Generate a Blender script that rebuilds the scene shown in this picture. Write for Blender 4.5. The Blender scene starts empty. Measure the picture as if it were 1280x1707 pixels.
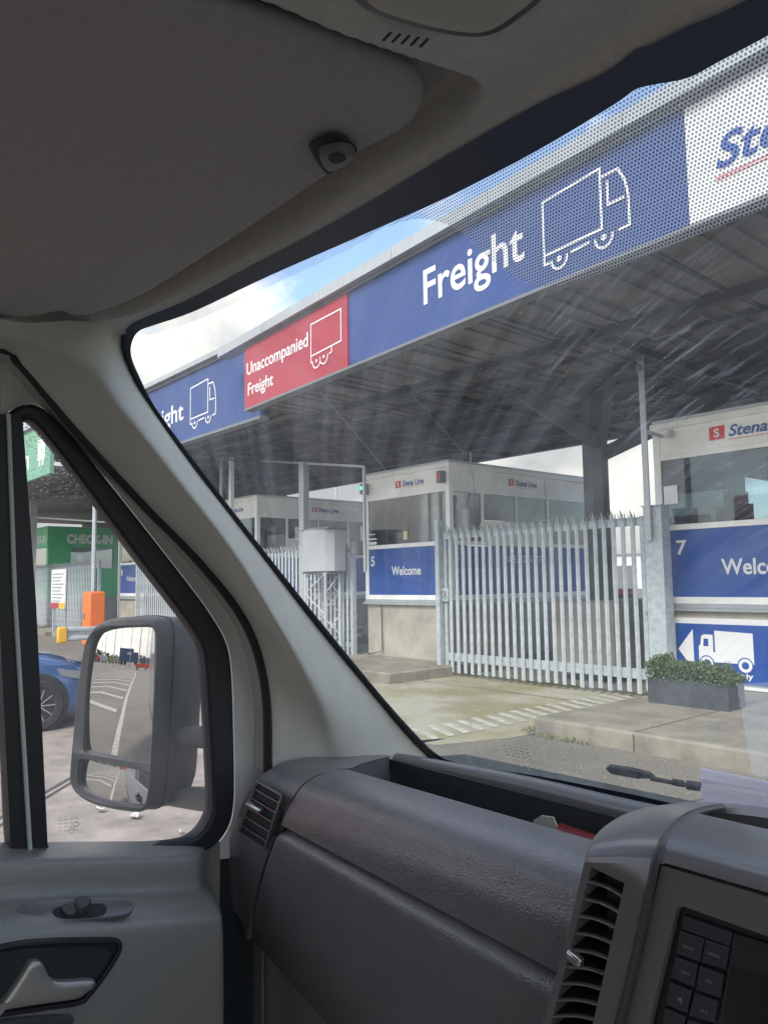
import bpy, bmesh, math, random
import numpy as np
from mathutils import Vector, Matrix
from mathutils.geometry import tessellate_polygon
random.seed(7)
R = math.radians
SC = bpy.context.scene
COL = SC.collection

# ------------------------------------------------------------------ camera
F_PX, CX, CY = 1280.0, 640.0, 853.5
AZ, PIT, ROLL = R(49.5), math.atan(116/1280), R(0.785)
EYE = Vector((0, 0, 1.8))
FWD = Vector((-math.sin(AZ)*math.cos(PIT), math.cos(AZ)*math.cos(PIT), math.sin(PIT)))
r0 = Vector((math.cos(AZ), math.sin(AZ), 0)); u0 = r0.cross(FWD)
RGT = r0*math.cos(ROLL) - u0*math.sin(ROLL)
UPV = r0*math.sin(ROLL) + u0*math.cos(ROLL)
cd = bpy.data.cameras.new('camera'); cam = bpy.data.objects.new('camera', cd); COL.objects.link(cam)
m = Matrix((RGT, UPV, -FWD)).transposed().to_4x4(); m.translation = EYE
cam.matrix_world = m
cd.sensor_fit = 'HORIZONTAL'; cd.sensor_width = 36; cd.lens = 36*F_PX/1280
cd.clip_start = 0.02; cd.clip_end = 3000
SC.camera = cam

# ------------------------------------------------------------------ sky, sun, exposure
SUN_EL, SUN_AZ = R(44), R(158)       # azimuth clockwise from +Y
w = bpy.data.worlds.new('World'); SC.world = w; w.use_nodes = True
nt = w.node_tree; nt.nodes.clear()
def N(nt, t, **k):
    n = nt.nodes.new(t)
    for a, b in k.items(): setattr(n, a, b)
    return n
def L(nt, a, b): nt.links.new(a, b)
sky = N(nt, 'ShaderNodeTexSky', sky_type='NISHITA', sun_disc=False, sun_elevation=SUN_EL, sun_rotation=SUN_AZ, air_density=1.0, dust_density=1.2, ozone_density=1.0)
tc = N(nt, 'ShaderNodeTexCoord'); mp = N(nt, 'ShaderNodeMapping'); mp.inputs['Scale'].default_value = (1, 1, 1.7)
mp.inputs['Location'].default_value = (0.35, 0.2, 0.1)
L(nt, tc.outputs['Generated'], mp.inputs['Vector'])
nz = N(nt, 'ShaderNodeTexNoise'); nz.inputs['Scale'].default_value = 1.9; nz.inputs['Detail'].default_value = 9; nz.inputs['Roughness'].default_value = .56
L(nt, mp.outputs[0], nz.inputs['Vector'])
# lower sky is cloudier
sx = N(nt, 'ShaderNodeSeparateXYZ'); L(nt, tc.outputs['Generated'], sx.inputs[0])
mr = N(nt, 'ShaderNodeMapRange'); mr.inputs[1].default_value = 0.0; mr.inputs[2].default_value = 0.42; mr.inputs[3].default_value = .17; mr.inputs[4].default_value = 0.03
L(nt, sx.outputs['Z'], mr.inputs[0])
ad = N(nt, 'ShaderNodeMath', operation='ADD'); L(nt, nz.outputs['Fac'], ad.inputs[0]); L(nt, mr.outputs[0], ad.inputs[1])
rp = N(nt, 'ShaderNodeValToRGB'); rp.color_ramp.elements[0].position = .53; rp.color_ramp.elements[1].position = .61
L(nt, ad.outputs[0], rp.inputs['Fac'])
nz2 = N(nt, 'ShaderNodeTexNoise'); nz2.inputs['Scale'].default_value = 4.5; nz2.inputs['Detail'].default_value = 6
L(nt, mp.outputs[0], nz2.inputs['Vector'])
rp2 = N(nt, 'ShaderNodeValToRGB'); rp2.color_ramp.elements[0].position = .36; rp2.color_ramp.elements[1].position = .66
rp2.color_ramp.elements[0].color = (4.0, 4.1, 4.2, 1); rp2.color_ramp.elements[1].color = (9.4, 9.1, 8.3, 1)
L(nt, nz2.outputs['Fac'], rp2.inputs['Fac'])
# an overcast layer is brighter overhead and towards the sun than near the horizon
zr = N(nt, 'ShaderNodeFloatCurve'); L(nt, sx.outputs['Z'], zr.inputs['Value']); cv = zr.mapping.curves[0]
cv.points[0].location = (0, .36); cv.points[1].location = (1, 1.0); cv.points.new(.35, .56); cv.points.new(.65, .80); zr.mapping.update()
dp = N(nt, 'ShaderNodeVectorMath', operation='DOT_PRODUCT'); L(nt, tc.outputs['Generated'], dp.inputs[0]); dp.inputs[1].default_value = (math.sin(SUN_AZ), math.cos(SUN_AZ), 0)
dr = N(nt, 'ShaderNodeMapRange'); dr.inputs[1].default_value = -.2; dr.inputs[2].default_value = 1; dr.inputs[3].default_value = 1; dr.inputs[4].default_value = 1.8; L(nt, dp.outputs['Value'], dr.inputs[0])
zm = N(nt, 'ShaderNodeMath', operation='MULTIPLY'); L(nt, zr.outputs[0], zm.inputs[0]); L(nt, dr.outputs[0], zm.inputs[1])
cs_ = N(nt, 'ShaderNodeVectorMath', operation='SCALE'); L(nt, rp2.outputs['Color'], cs_.inputs[0]); L(nt, zm.outputs[0], cs_.inputs['Scale'])
mx = N(nt, 'ShaderNodeMix', data_type='RGBA'); L(nt, rp.outputs['Color'], mx.inputs['Factor']); L(nt, sky.outputs[0], mx.inputs['A']); L(nt, cs_.outputs[0], mx.inputs['B'])
bg = N(nt, 'ShaderNodeBackground'); bg.inputs['Strength'].default_value = 0.13
L(nt, mx.outputs['Result'], bg.inputs['Color'])
wo = N(nt, 'ShaderNodeOutputWorld'); L(nt, bg.outputs[0], wo.inputs[0])
sd = bpy.data.lights.new('sun', 'SUN'); sd.energy = 1.3; sd.angle = R(14); sd.color = (1, .95, .87)
so = bpy.data.objects.new('sun', sd); COL.objects.link(so)
sdir = Vector((math.sin(SUN_AZ)*math.cos(SUN_EL), math.cos(SUN_AZ)*math.cos(SUN_EL), math.sin(SUN_EL)))
so.rotation_euler = sdir.to_track_quat('Z', 'Y').to_euler()
SC.view_settings.view_transform = 'Standard'; SC.view_settings.look = 'None'
SC.view_settings.exposure = 1.45; SC.view_settings.gamma = 1
SC.cycles.max_bounces = 10; SC.cycles.transparent_max_bounces = 16; SC.cycles.diffuse_bounces = 5
SC.cycles.use_denoising = True

# ------------------------------------------------------------------ point helpers
def ray(px, py): return (FWD*F_PX + RGT*(px-CX) + UPV*(CY-py)).normalized()
def at(px, py, X=None, Y=None, Z=None, plane=None):
    d = ray(px, py)
    if plane: p, n = plane; return EYE + d*((p-EYE).dot(n)/d.dot(n))
    if X is not None: return EYE + d*((X-EYE.x)/d.x)
    if Y is not None: return EYE + d*((Y-EYE.y)/d.y)
    return EYE + d*((Z-EYE.z)/d.z)
def V(*a): return Vector(a)
def catmull(pts, n=6, closed=False):
    P = [Vector(p) for p in pts]; out = []; k = len(P)
    rng = range(k) if closed else range(k-1)
    for i in rng:
        p1, p2 = P[i], P[(i+1) % k]
        p0 = P[i-1] if (closed or i > 0) else p1*2-p2
        p3 = P[(i+2) % k] if (closed or i+2 < k) else p2*2-p1
        for j in range(n):
            t = j/n
            out.append(.5*((2*p1)+(p2-p0)*t+(2*p0-5*p1+4*p2-p3)*t*t+(3*p1-p0-3*p2+p3)*t**3))
    if not closed: out.append(P[-1])
    return out
def resample(pts, n):
    P = [Vector(p) for p in pts]; d = [0]
    for i in range(1, len(P)): d.append(d[-1]+(P[i]-P[i-1]).length)
    out = []; j = 0
    for i in range(n):
        s = d[-1]*i/(n-1)
        while j < len(P)-2 and d[j+1] < s: j += 1
        t = (s-d[j])/max(1e-9, d[j+1]-d[j]); out.append(P[j].lerp(P[j+1], min(1, max(0, t))))
    return out

# ------------------------------------------------------------------ materials
MATS = {}
def mat(name, col, rough=.55, metal=0., spec=.5, var=0., vs=3., bump=0., bs=200., bd=.001, col2=None, cmin=.4, cmax=.62, stretch=None, coat=0, emit=None, es=0, kind='noise', detail=6):
    if name in MATS: return MATS[name]
    mt = bpy.data.materials.new(name); mt.use_nodes = True; t = mt.node_tree
    b = t.nodes['Principled BSDF']
    b.inputs['Roughness'].default_value = rough; b.inputs['Metallic'].default_value = metal
    b.inputs['Specular IOR Level'].default_value = spec; b.inputs['Coat Weight'].default_value = coat
    b.inputs['Base Color'].default_value = (*col, 1)
    if emit: b.inputs['Emission Color'].default_value = (*emit, 1); b.inputs['Emission Strength'].default_value = es
    tc = N(t, 'ShaderNodeTexCoord'); src = tc.outputs['Object']
    if stretch:
        mp = N(t, 'ShaderNodeMapping'); mp.inputs['Scale'].default_value = stretch; L(t, src, mp.inputs['Vector']); src = mp.outputs[0]
    if var or col2:
        n = N(t, 'ShaderNodeTexNoise'); n.inputs['Scale'].default_value = vs; n.inputs['Detail'].default_value = detail; n.inputs['Roughness'].default_value = .62
        L(t, src, n.inputs['Vector'])
        r = N(t, 'ShaderNodeValToRGB'); r.color_ramp.elements[0].position = cmin; r.color_ramp.elements[1].position = cmax
        c2 = col2 or tuple(c*(1-var) for c in col); c1 = col if col2 else tuple(min(1, c*(1+var)) for c in col)
        r.color_ramp.elements[0].color = (*c1, 1); r.color_ramp.elements[1].color = (*c2, 1)
        L(t, n.outputs['Fac'], r.inputs['Fac']); L(t, r.outputs[0], b.inputs['Base Color'])
    if bump:
        if kind == 'voronoi':
            n = N(t, 'ShaderNodeTexVoronoi', feature='SMOOTH_F1'); n.inputs['Scale'].default_value = bs; o = n.outputs['Distance']
            n3 = N(t, 'ShaderNodeTexNoise'); n3.inputs['Scale'].default_value = bs*.22; n3.inputs['Detail'].default_value = 3
            L(t, tc.outputs['Object'], n3.inputs['Vector'])
            mm = N(t, 'ShaderNodeMath', operation='ADD'); L(t, o, mm.inputs[0]); L(t, n3.outputs['Fac'], mm.inputs[1]); o = mm.outputs[0]
        else:
            n = N(t, 'ShaderNodeTexNoise'); n.inputs['Scale'].default_value = bs; n.inputs['Detail'].default_value = 4; o = n.outputs['Fac']
        L(t, src, n.inputs['Vector'])
        bm_ = N(t, 'ShaderNodeBump'); bm_.inputs['Strength'].default_value = bump; bm_.inputs['Distance'].default_value = bd
        L(t, o, bm_.inputs['Height']); L(t, bm_.outputs[0], b.inputs['Normal'])
    MATS[name] = mt; return mt

BLUE = mat('sign_blue', (.012, .072, .33), .28, var=.05, vs=1.5)
BLUEL = mat('fascia_blue', (.026, .058, .21), .45, var=.05, vs=.8)
RED = mat('fascia_red', (.36, .028, .045), .45, var=.05, vs=1)
WHITE = mat('white_letter', (.78, .79, .80), .5)
LOGOBLUE = mat('logo_blue', (.03, .08, .32), .5)
LOGORED = mat('logo_red', (.68, .03, .03), .5)
WPAN = mat('white_panel', (.84, .84, .81), .42, var=.09, vs=1.2)
WSIGN = mat('white_sign', (.66, .67, .68), .45, var=.03, vs=1)
GREYTRIM = mat('grey_trim', (.42, .44, .45), .4, metal=.3, var=.05, vs=2)
GREYD = mat('grey_frame', (.16, .17, .18), .45)
GALV = mat('galvanised', (.42, .47, .50), .5, metal=.25, var=.16, vs=9, cmin=.35, cmax=.65)
CONC = mat('concrete', (.34, .32, .27), .85, var=.16, vs=1.6, bump=.3, bs=60, bd=.004)
CONC2 = mat('kerb_concrete', (.215, .198, .155), .88, var=.22, vs=2.2, bump=.4, bs=40, bd=.006)
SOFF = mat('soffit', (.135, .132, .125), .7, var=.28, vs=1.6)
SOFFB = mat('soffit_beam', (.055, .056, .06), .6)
STEELD = mat('dark_steel', (.075, .08, .088), .5, var=.1, vs=3)
GREEN = mat('kiosk_green', (.045, .48, .19), .45, var=.07, vs=1)
ORANGE = mat('orange', (.75, .16, .02), .5, var=.06, vs=5)
YEL = mat('yellow', (.72, .42, .03), .5)
BLACK = mat('black_rubber', (.018, .019, .022), .5, spec=.4)
BLACKG = mat('black_gloss', (.012, .013, .016), .2)
FRIT = mat('frit_black', (.055, .075, .125), .35)
DASH = mat('dash_plastic', (.142, .136, .140), .31, spec=1.0, bump=.75, bs=620, bd=.0008, kind='voronoi', var=.06, vs=30)
DASHS = mat('dash_smooth', (.12, .117, .118), .31, spec=.9, bump=.15, bs=1500, bd=.0003)
CONS = mat('console_plastic', (.15, .145, .143), .28, spec=.9, bump=.1, bs=1800, bd=.0002)
CONSD = mat('console_dark', (.062, .062, .066), .38, spec=.5)
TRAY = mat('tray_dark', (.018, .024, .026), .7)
BEIGE = mat('lower_trim', (.27, .25, .235), .6, bump=.2, bs=900, bd=.0004)
PILLAR = mat('pillar_trim', (.48, .472, .42), .7, var=.03, vs=20, bump=.15, bs=1200, bd=.0003)
HEADL = mat('headliner', (.50, .485, .46), .95, spec=.1, var=.05, vs=90, bump=.4, bs=700, bd=.0006)
VISOR = mat('visor_vinyl', (.34, .322, .315), .8, spec=.25, var=.04, vs=120, bump=.3, bs=1300, bd=.0003)
OVERC = mat('overhead_plastic', (.40, .385, .35), .55, bump=.15, bs=1500, bd=.0003)
DOORC = mat('door_plastic', (.228, .218, .192), .32, spec=.9, bump=.7, bs=650, bd=.0008, kind='voronoi')
BODYW = mat('body_white', (.62, .63, .62), .35, coat=.4)
FRAMEP = mat('door_frame_paint', (.62, .62, .59), .4)
MIRH = mat('mirror_housing', (.085, .087, .090), .5, bump=.5, bs=900, bd=.0006, var=.1, vs=30)
SILV = mat('lever_silver', (.42, .40, .36), .38, metal=.6)
CHROME = mat('vent_tab', (.55, .55, .56), .25, metal=.9)
ASPH = None

def glass_mat(name, tint=(1, 1, 1), refl=.06, dust_and_glare=0.0, uv=False, streak=False):
    mt = bpy.data.materials.new(name); mt.use_nodes = True; t = mt.node_tree; t.nodes.clear()
    o = N(t, 'ShaderNodeOutputMaterial'); tr = N(t, 'ShaderNodeBsdfTransparent'); tr.inputs[0].default_value = (*tint, 1)
    gl = N(t, 'ShaderNodeBsdfGlossy'); gl.inputs['Roughness'].default_value = .02; gl.inputs['Color'].default_value = (1, 1, 1, 1)
    mx = N(t, 'ShaderNodeMixShader')
    fr = N(t, 'ShaderNodeFresnel'); fr.inputs[0].default_value = 1.35
    mu = N(t, 'ShaderNodeMath', operation='MULTIPLY'); mu.inputs[1].default_value = refl/.04; mu.use_clamp = True
    L(t, fr.outputs[0], mu.inputs[0]); L(t, mu.outputs[0], mx.inputs[0]); L(t, tr.outputs[0], mx.inputs[1]); L(t, gl.outputs[0], mx.inputs[2])
    last = mx
    if dust_and_glare:
        tcn = N(t, 'ShaderNodeTexCoord')
        df = N(t, 'ShaderNodeBsdfTranslucent'); df.inputs[0].default_value = (.85, .86, .85, 1)
        df2 = N(t, 'ShaderNodeBsdfDiffuse'); df2.inputs[0].default_value = (.8, .8, .78, 1)
        dm = N(t, 'ShaderNodeMixShader'); dm.inputs[0].default_value = .35; L(t, df.outputs[0], dm.inputs[1]); L(t, df2.outputs[0], dm.inputs[2])
        src = tcn.outputs['UV']
        n1 = N(t, 'ShaderNodeTexNoise'); n1.inputs['Scale'].default_value = 7; n1.inputs['Detail'].default_value = 5; L(t, src, n1.inputs['Vector'])
        r1 = N(t, 'ShaderNodeMapRange'); r1.inputs[1].default_value = .3; r1.inputs[2].default_value = .7; r1.inputs[3].default_value = dust_and_glare*.5; r1.inputs[4].default_value = dust_and_glare*1.5; L(t, n1.outputs['Fac'], r1.inputs[0])
        fac = r1.outputs[0]
        # specks
        vo = N(t, 'ShaderNodeTexVoronoi'); vo.inputs['Scale'].default_value = 190 if streak else 240; vo.inputs['Randomness'].default_value = 1; L(t, src, vo.inputs['Vector'])
        sepc = N(t, 'ShaderNodeSeparateColor'); L(t, vo.outputs['Color'], sepc.inputs[0])
        gt = N(t, 'ShaderNodeMath', operation='GREATER_THAN'); gt.inputs[1].default_value = .80 if streak else .15; L(t, sepc.outputs[0], gt.inputs[0])
        r2 = N(t, 'ShaderNodeMapRange'); r2.inputs[1].default_value = .10 if streak else .22; r2.inputs[2].default_value = .26 if streak else .42; r2.inputs[3].default_value = 1; r2.inputs[4].default_value = 0; L(t, vo.outputs['Distance'], r2.inputs[0])
        m2 = N(t, 'ShaderNodeMath', operation='MULTIPLY'); L(t, gt.outputs[0], m2.inputs[0]); L(t, r2.outputs[0], m2.inputs[1])
        n4 = N(t, 'ShaderNodeTexNoise'); n4.inputs['Scale'].default_value = 6 if streak else 4; n4.inputs['Detail'].default_value = 3; L(t, src, n4.inputs['Vector'])
        r4 = N(t, 'ShaderNodeMapRange'); r4.inputs[1].default_value = .44 if streak else .22; r4.inputs[2].default_value = .62 if streak else .40; L(t, n4.outputs['Fac'], r4.inputs[0])
        m4 = N(t, 'ShaderNodeMath', operation='MULTIPLY'); L(t, m2.outputs[0], m4.inputs[0]); L(t, r4.outputs[0], m4.inputs[1])
        if not streak:      # the side glass is spattered towards its top only
            su = N(t, 'ShaderNodeSeparateXYZ'); L(t, src, su.inputs[0]); rz = N(t, 'ShaderNodeMapRange'); rz.inputs[1].default_value = 1.90; rz.inputs[2].default_value = 1.98; L(t, su.outputs['Y'], rz.inputs[0])
            mz = N(t, 'ShaderNodeMath', operation='MULTIPLY'); L(t, m4.outputs[0], mz.inputs[0]); L(t, rz.outputs[0], mz.inputs[1]); m4 = mz
        m3 = N(t, 'ShaderNodeMath', operation='MULTIPLY_ADD'); m3.inputs[1].default_value = .34 if streak else .75; L(t, m4.outputs[0], m3.inputs[0]); L(t, fac, m3.inputs[2]); fac = m3.outputs[0]
        if streak:
            # dirt dragged by the wiper: arcs round its pivot, strongest high on the unswept side
            off = N(t, 'ShaderNodeVectorMath', operation='SUBTRACT'); off.inputs[1].default_value = (0.05, -.05, 0); L(t, src, off.inputs[0])
            ln = N(t, 'ShaderNodeVectorMath', operation='LENGTH'); L(t, off.outputs[0], ln.inputs[0])
            sp = N(t, 'ShaderNodeSeparateXYZ'); L(t, off.outputs[0], sp.inputs[0])
            an = N(t, 'ShaderNodeMath', operation='ARCTAN2'); L(t, sp.outputs['Y'], an.inputs[0]); L(t, sp.outputs['X'], an.inputs[1])
            cb = N(t, 'ShaderNodeCombineXYZ')
            a1 = N(t, 'ShaderNodeMath', operation='MULTIPLY'); a1.inputs[1].default_value = 270; L(t, ln.outputs['Value'], a1.inputs[0])
            a2 = N(t, 'ShaderNodeMath', operation='MULTIPLY'); a2.inputs[1].default_value = 17; L(t, an.outputs[0], a2.inputs[0])
            L(t, a1.outputs[0], cb.inputs[0]); L(t, a2.outputs[0], cb.inputs[1])
            ns = N(t, 'ShaderNodeTexNoise'); ns.inputs['Scale'].default_value = 1; ns.inputs['Detail'].default_value = 3; L(t, cb.outputs[0], ns.inputs['Vector'])
            rs = N(t, 'ShaderNodeMapRange'); rs.inputs[1].default_value = .54; rs.inputs[2].default_value = .74; L(t, ns.outputs['Fac'], rs.inputs[0])
            # region mask: band of radius and angle
            rm = N(t, 'ShaderNodeMapRange'); rm.interpolation_type = 'SMOOTHSTEP'; rm.inputs[1].default_value = 2.04; rm.inputs[2].default_value = 2.18; L(t, an.outputs[0], rm.inputs[0])
            rm.inputs[3].default_value = 1; rm.inputs[4].default_value = .12
            mm2 = N(t, 'ShaderNodeMath', operation='MULTIPLY'); L(t, rs.outputs[0], mm2.inputs[0]); L(t, rm.outputs[0], mm2.inputs[1])
            nb = N(t, 'ShaderNodeTexNoise'); nb.inputs['Scale'].default_value = 5; nb.inputs['Detail'].default_value = 2; L(t, src, nb.inputs['Vector'])
            rb2 = N(t, 'ShaderNodeMapRange'); rb2.inputs[1].default_value = .36; rb2.inputs[2].default_value = .62; L(t, nb.outputs['Fac'], rb2.inputs[0])
            mb2 = N(t, 'ShaderNodeMath', operation='MULTIPLY'); L(t, mm2.outputs[0], mb2.inputs[0]); L(t, rb2.outputs[0], mb2.inputs[1]); mm2 = mb2
            vb = N(t, 'ShaderNodeVectorMath', operation='MULTIPLY'); vb.inputs[1].default_value = (.16, .13, 1); L(t, cb.outputs[0], vb.inputs[0])
            nw = N(t, 'ShaderNodeTexNoise'); nw.inputs['Scale'].default_value = 1; nw.inputs['Detail'].default_value = 6; nw.inputs['Roughness'].default_value = .7; L(t, vb.outputs[0], nw.inputs['Vector'])
            rw = N(t, 'ShaderNodeMapRange'); rw.inputs[1].default_value = .42; rw.inputs[2].default_value = .72; rw.inputs[3].default_value = 0; rw.inputs[4].default_value = .13; L(t, nw.outputs['Fac'], rw.inputs[0])
            aw = N(t, 'ShaderNodeMath', operation='ADD'); L(t, rw.outputs[0], aw.inputs[0]); L(t, fac, aw.inputs[1]); fac = aw.outputs[0]
            m5 = N(t, 'ShaderNodeMath', operation='MULTIPLY_ADD'); m5.inputs[1].default_value = .27; L(t, mm2.outputs[0], m5.inputs[0]); L(t, fac, m5.inputs[2]); fac = m5.outputs[0]
        ms = N(t, 'ShaderNodeMixShader'); L(t, fac, ms.inputs[0]); L(t, last.outputs[0], ms.inputs[1]); L(t, dm.outputs[0], ms.inputs[2]); last = ms
    L(t, last.outputs[0], o.inputs[0]); MATS[name] = mt; return mt
WSGLASS = glass_mat('windscreen_glass', (.96, .98, .97), .002, dust_and_glare=.075, streak=True)  # base film is dust plus a painted veil of glare that lifts the blacks
DGLASS = glass_mat('door_glass', (.95, .95, .95), .004, dust_and_glare=.10)
def dotted_mat(name, pitch, rad, net):
    mt = bpy.data.materials.new(name); mt.use_nodes = True; t = mt.node_tree; t.nodes.clear()
    o = N(t, 'ShaderNodeOutputMaterial'); tcn = N(t, 'ShaderNodeTexCoord')
    def lattice(off):
        a = N(t, 'ShaderNodeVectorMath', operation='MULTIPLY_ADD'); a.inputs[1].default_value = (1/pitch, 1/(pitch*1.732), 0); a.inputs[2].default_value = (off, off, 0)
        L(t, tcn.outputs['UV'], a.inputs[0])
        f = N(t, 'ShaderNodeVectorMath', operation='FRACTION'); L(t, a.outputs[0], f.inputs[0])
        s = N(t, 'ShaderNodeVectorMath', operation='SUBTRACT'); s.inputs[1].default_value = (.5, .5, 0); L(t, f.outputs[0], s.inputs[0])
        q = N(t, 'ShaderNodeVectorMath', operation='MULTIPLY'); q.inputs[1].default_value = (1, 1.732, 0); L(t, s.outputs[0], q.inputs[0])
        l = N(t, 'ShaderNodeVectorMath', operation='LENGTH'); L(t, q.outputs[0], l.inputs[0]); return l.outputs['Value']
    mn = N(t, 'ShaderNodeMath', operation='MINIMUM'); L(t, lattice(0), mn.inputs[0]); L(t, lattice(.5), mn.inputs[1])
    r = N(t, 'ShaderNodeMapRange'); r.inputs[1].default_value = rad-.10; r.inputs[2].default_value = rad+.10; r.inputs[3].default_value = 1; r.inputs[4].default_value = 0; L(t, mn.outputs[0], r.inputs[0])
    tr = N(t, 'ShaderNodeBsdfTransparent'); df = N(t, 'ShaderNodeBsdfTranslucent'); df.inputs[0].default_value = (.9, .9, .9, 1)
    d2 = N(t, 'ShaderNodeBsdfDiffuse'); d2.inputs[0].default_value = (.07, .08, .10, 1)
    net_ = N(t, 'ShaderNodeMixShader'); net_.inputs[0].default_value = net*.8; L(t, tr.outputs[0], net_.inputs[1]); L(t, df.outputs[0], net_.inputs[2])
    dot = N(t, 'ShaderNodeMixShader'); dot.inputs[0].default_value = .74; L(t, tr.outputs[0], dot.inputs[1]); L(t, d2.outputs[0], dot.inputs[2])
    ms = N(t, 'ShaderNodeMixShader'); L(t, r.outputs[0], ms.inputs[0]); L(t, net_.outputs[0], ms.inputs[1]); L(t, dot.outputs[0], ms.inputs[2])
    L(t, ms.outputs[0], o.inputs[0]); return mt
DOTS = dotted_mat('frit_dots', .0029, .30, .26)
DOTSS = dotted_mat('frit_dots_small', .0020, .24, .12)
def window_mat(name, base, refl):
    mt = mat(name, base, .04, spec=refl); return mt
BWIN = glass_mat('kiosk_glass', (.50, .55, .56), .10); BWIN2 = BWIN
MIRROR = mat('mirror_glass', (.66, .64, .63), .0, metal=1)

# ------------------------------------------------------------------ mesh collecting
class MB:
    def __init__(s): s.v = []; s.f = []; s.uv = None
    def add(s, vs, fs):
        b = len(s.v); s.v += [Vector(v) for v in vs]; s.f += [tuple(b+i for i in f) for f in fs]; return s
    def box(s, x0, x1, y0, y1, z0, z1):
        return s.add([(x, y, z) for z in (z0, z1) for y in (y0, y1) for x in (x0, x1)],
                     [(0, 2, 3, 1), (4, 5, 7, 6), (0, 1, 5, 4), (2, 6, 7, 3), (0, 4, 6, 2), (1, 3, 7, 5)])
    def hexa(s, a, b):          # two quads (4 points each)
        return s.add(list(a)+list(b), [(3, 2, 1, 0), (4, 5, 6, 7)]+[(i, (i+1) % 4, 4+(i+1) % 4, 4+i) for i in range(4)])
    def prism(s, poly, d):      # polygon points (3-D, planar), extruded along d
        n = len(poly); d = Vector(d); P = [Vector(p) for p in poly]
        tris = tessellate_polygon([P])
        return s.add(P+[p+d for p in P], [tuple(t) for t in tris]+[tuple(n+i for i in reversed(t)) for t in tris]+[((i+1) % n, i, n+i, n+(i+1) % n) for i in range(n)])
    def tube(s, pts, r, k=8, caps=True):
        P = [Vector(p) for p in pts]; n = len(P); rs = r if isinstance(r, (list, tuple)) else [r]*n
        up = None; vs = []
        for i, p in enumerate(P):
            t = (P[min(i+1, n-1)]-P[max(i-1, 0)]).normalized()
            if up is None: up = t.orthogonal().normalized()
            up = (up-t*up.dot(t)).normalized(); sd = t.cross(up)
            vs += [p+(up*math.cos(2*math.pi*j/k)+sd*math.sin(2*math.pi*j/k))*rs[i] for j in range(k)]
        fs = [(i*k+j, i*k+(j+1) % k, (i+1)*k+(j+1) % k, (i+1)*k+j) for i in range(n-1) for j in range(k)]
        if caps: fs += [tuple(reversed(range(k))), tuple((n-1)*k+j for j in range(k))]
        return s.add(vs, fs)
    def bar(s, a, b, w, h, up=(0, 0, 1)):     # rectangular bar
        a, b = Vector(a), Vector(b); t = (b-a).normalized(); up = Vector(up); sd = t.cross(up)
        if sd.length < 1e-4: sd = t.cross(Vector((0, 1, 0)))
        sd.normalize(); up = sd.cross(t)
        q = lambda p: [p+sd*w/2*i+up*h/2*j for i, j in ((-1, -1), (1, -1), (1, 1), (-1, 1))]
        return s.hexa(q(a), q(b))
    def grid(s, rows, closed=False):   # list of equal length point lists
        n, k = len(rows), len(rows[0]); assert all(len(r) == k for r in rows); vs = [p for r in rows for p in r]
        fs = [(i*k+j, i*k+(j+1) % k, (i+1)*k+(j+1) % k, (i+1)*k+j) for i in range(n-1) for j in range(k if closed else k-1)]
        return s.add(vs, fs)
    def lathe(s, prof, c, ax, k=24):    # profile [(r, h)] about axis ax through c
        ax = Vector(ax).normalized(); u = ax.orthogonal().normalized(); v = ax.cross(u); c = Vector(c)
        return s.grid([[c+ax*h+(u*math.cos(2*math.pi*j/k)+v*math.sin(2*math.pi*j/k))*r for j in range(k)] for r, h in prof], closed=True)
    def fill(s, poly, holes=()):
        loops = [[Vector(p) for p in poly]]+[[Vector(p) for p in h] for h in holes]
        flat = [p for l in loops for p in l]
        return s.add(flat, [tuple(t) for t in tessellate_polygon(loops)])
    def pillow(s, poly, nrm, prof, cap=True):  # closed outline, rings by (inset, height)
        P = [Vector(p) for p in poly]; n = len(P); nrm = Vector(nrm).normalized(); c = sum(P, Vector())/n
        area = sum((P[i]-c).cross(P[(i+1) % n]-c).dot(nrm) for i in range(n))
        sg = 1 if area > 0 else -1
        inn = []
        for i in range(n):
            t = (P[(i+1) % n]-P[i-1]).normalized(); inn.append(nrm.cross(t)*sg)
        rings = [[P[i]+inn[i]*a+nrm*h for i in range(n)] for a, h in prof]
        s.grid(rings, closed=True)
        if cap: s.fill(rings[-1])
        return s
    def build(s, name, m, parent=None, smooth=False, bevel=0, uvf=None, flipfix=True, sub=0, auto=None):
        rl = Vector((0, 0, 0)); p = parent
        while p is not None: rl = rl+p.location; p = p.parent
        me = bpy.data.meshes.new(name); me.from_pydata([tuple(v-rl) for v in s.v], [], s.f); me.update()
        if flipfix:
            b = bmesh.new(); b.from_mesh(me); bmesh.ops.remove_doubles(b, verts=b.verts, dist=1e-6); bmesh.ops.recalc_face_normals(b, faces=b.faces); b.to_mesh(me); b.free()
        if uvf:
            ul = me.uv_layers.new(name='UVMap')
            for lp in me.loops: ul.data[lp.index].uv = uvf(me.vertices[lp.vertex_index].co+rl)
        me.materials.append(m)
        o = bpy.data.objects.new(name, me); COL.objects.link(o)
        if parent: o.parent = parent
        if bevel:
            md = o.modifiers.new('bevel', 'BEVEL'); md.width = bevel; md.segments = 2; md.limit_method = 'ANGLE'; md.angle_limit = R(35)
        if smooth or bevel:
            for p in me.polygons: p.use_smooth = True
            me.set_sharp_from_angle(angle=R(auto or 38))
        return o
def tag(o, label=None, cat=None, group=None, kind=None):
    if label: o['label'] = label
    if cat: o['category'] = cat
    if group: o['group'] = group
    if kind: o['kind'] = kind
    return o
def thing(name, label, cat, loc=(0, 0, 0), group=None):
    o = bpy.data.objects.new(name, None); o.empty_display_size = .2; o.location = loc; COL.objects.link(o)
    return tag(o, label, cat, group)
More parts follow.
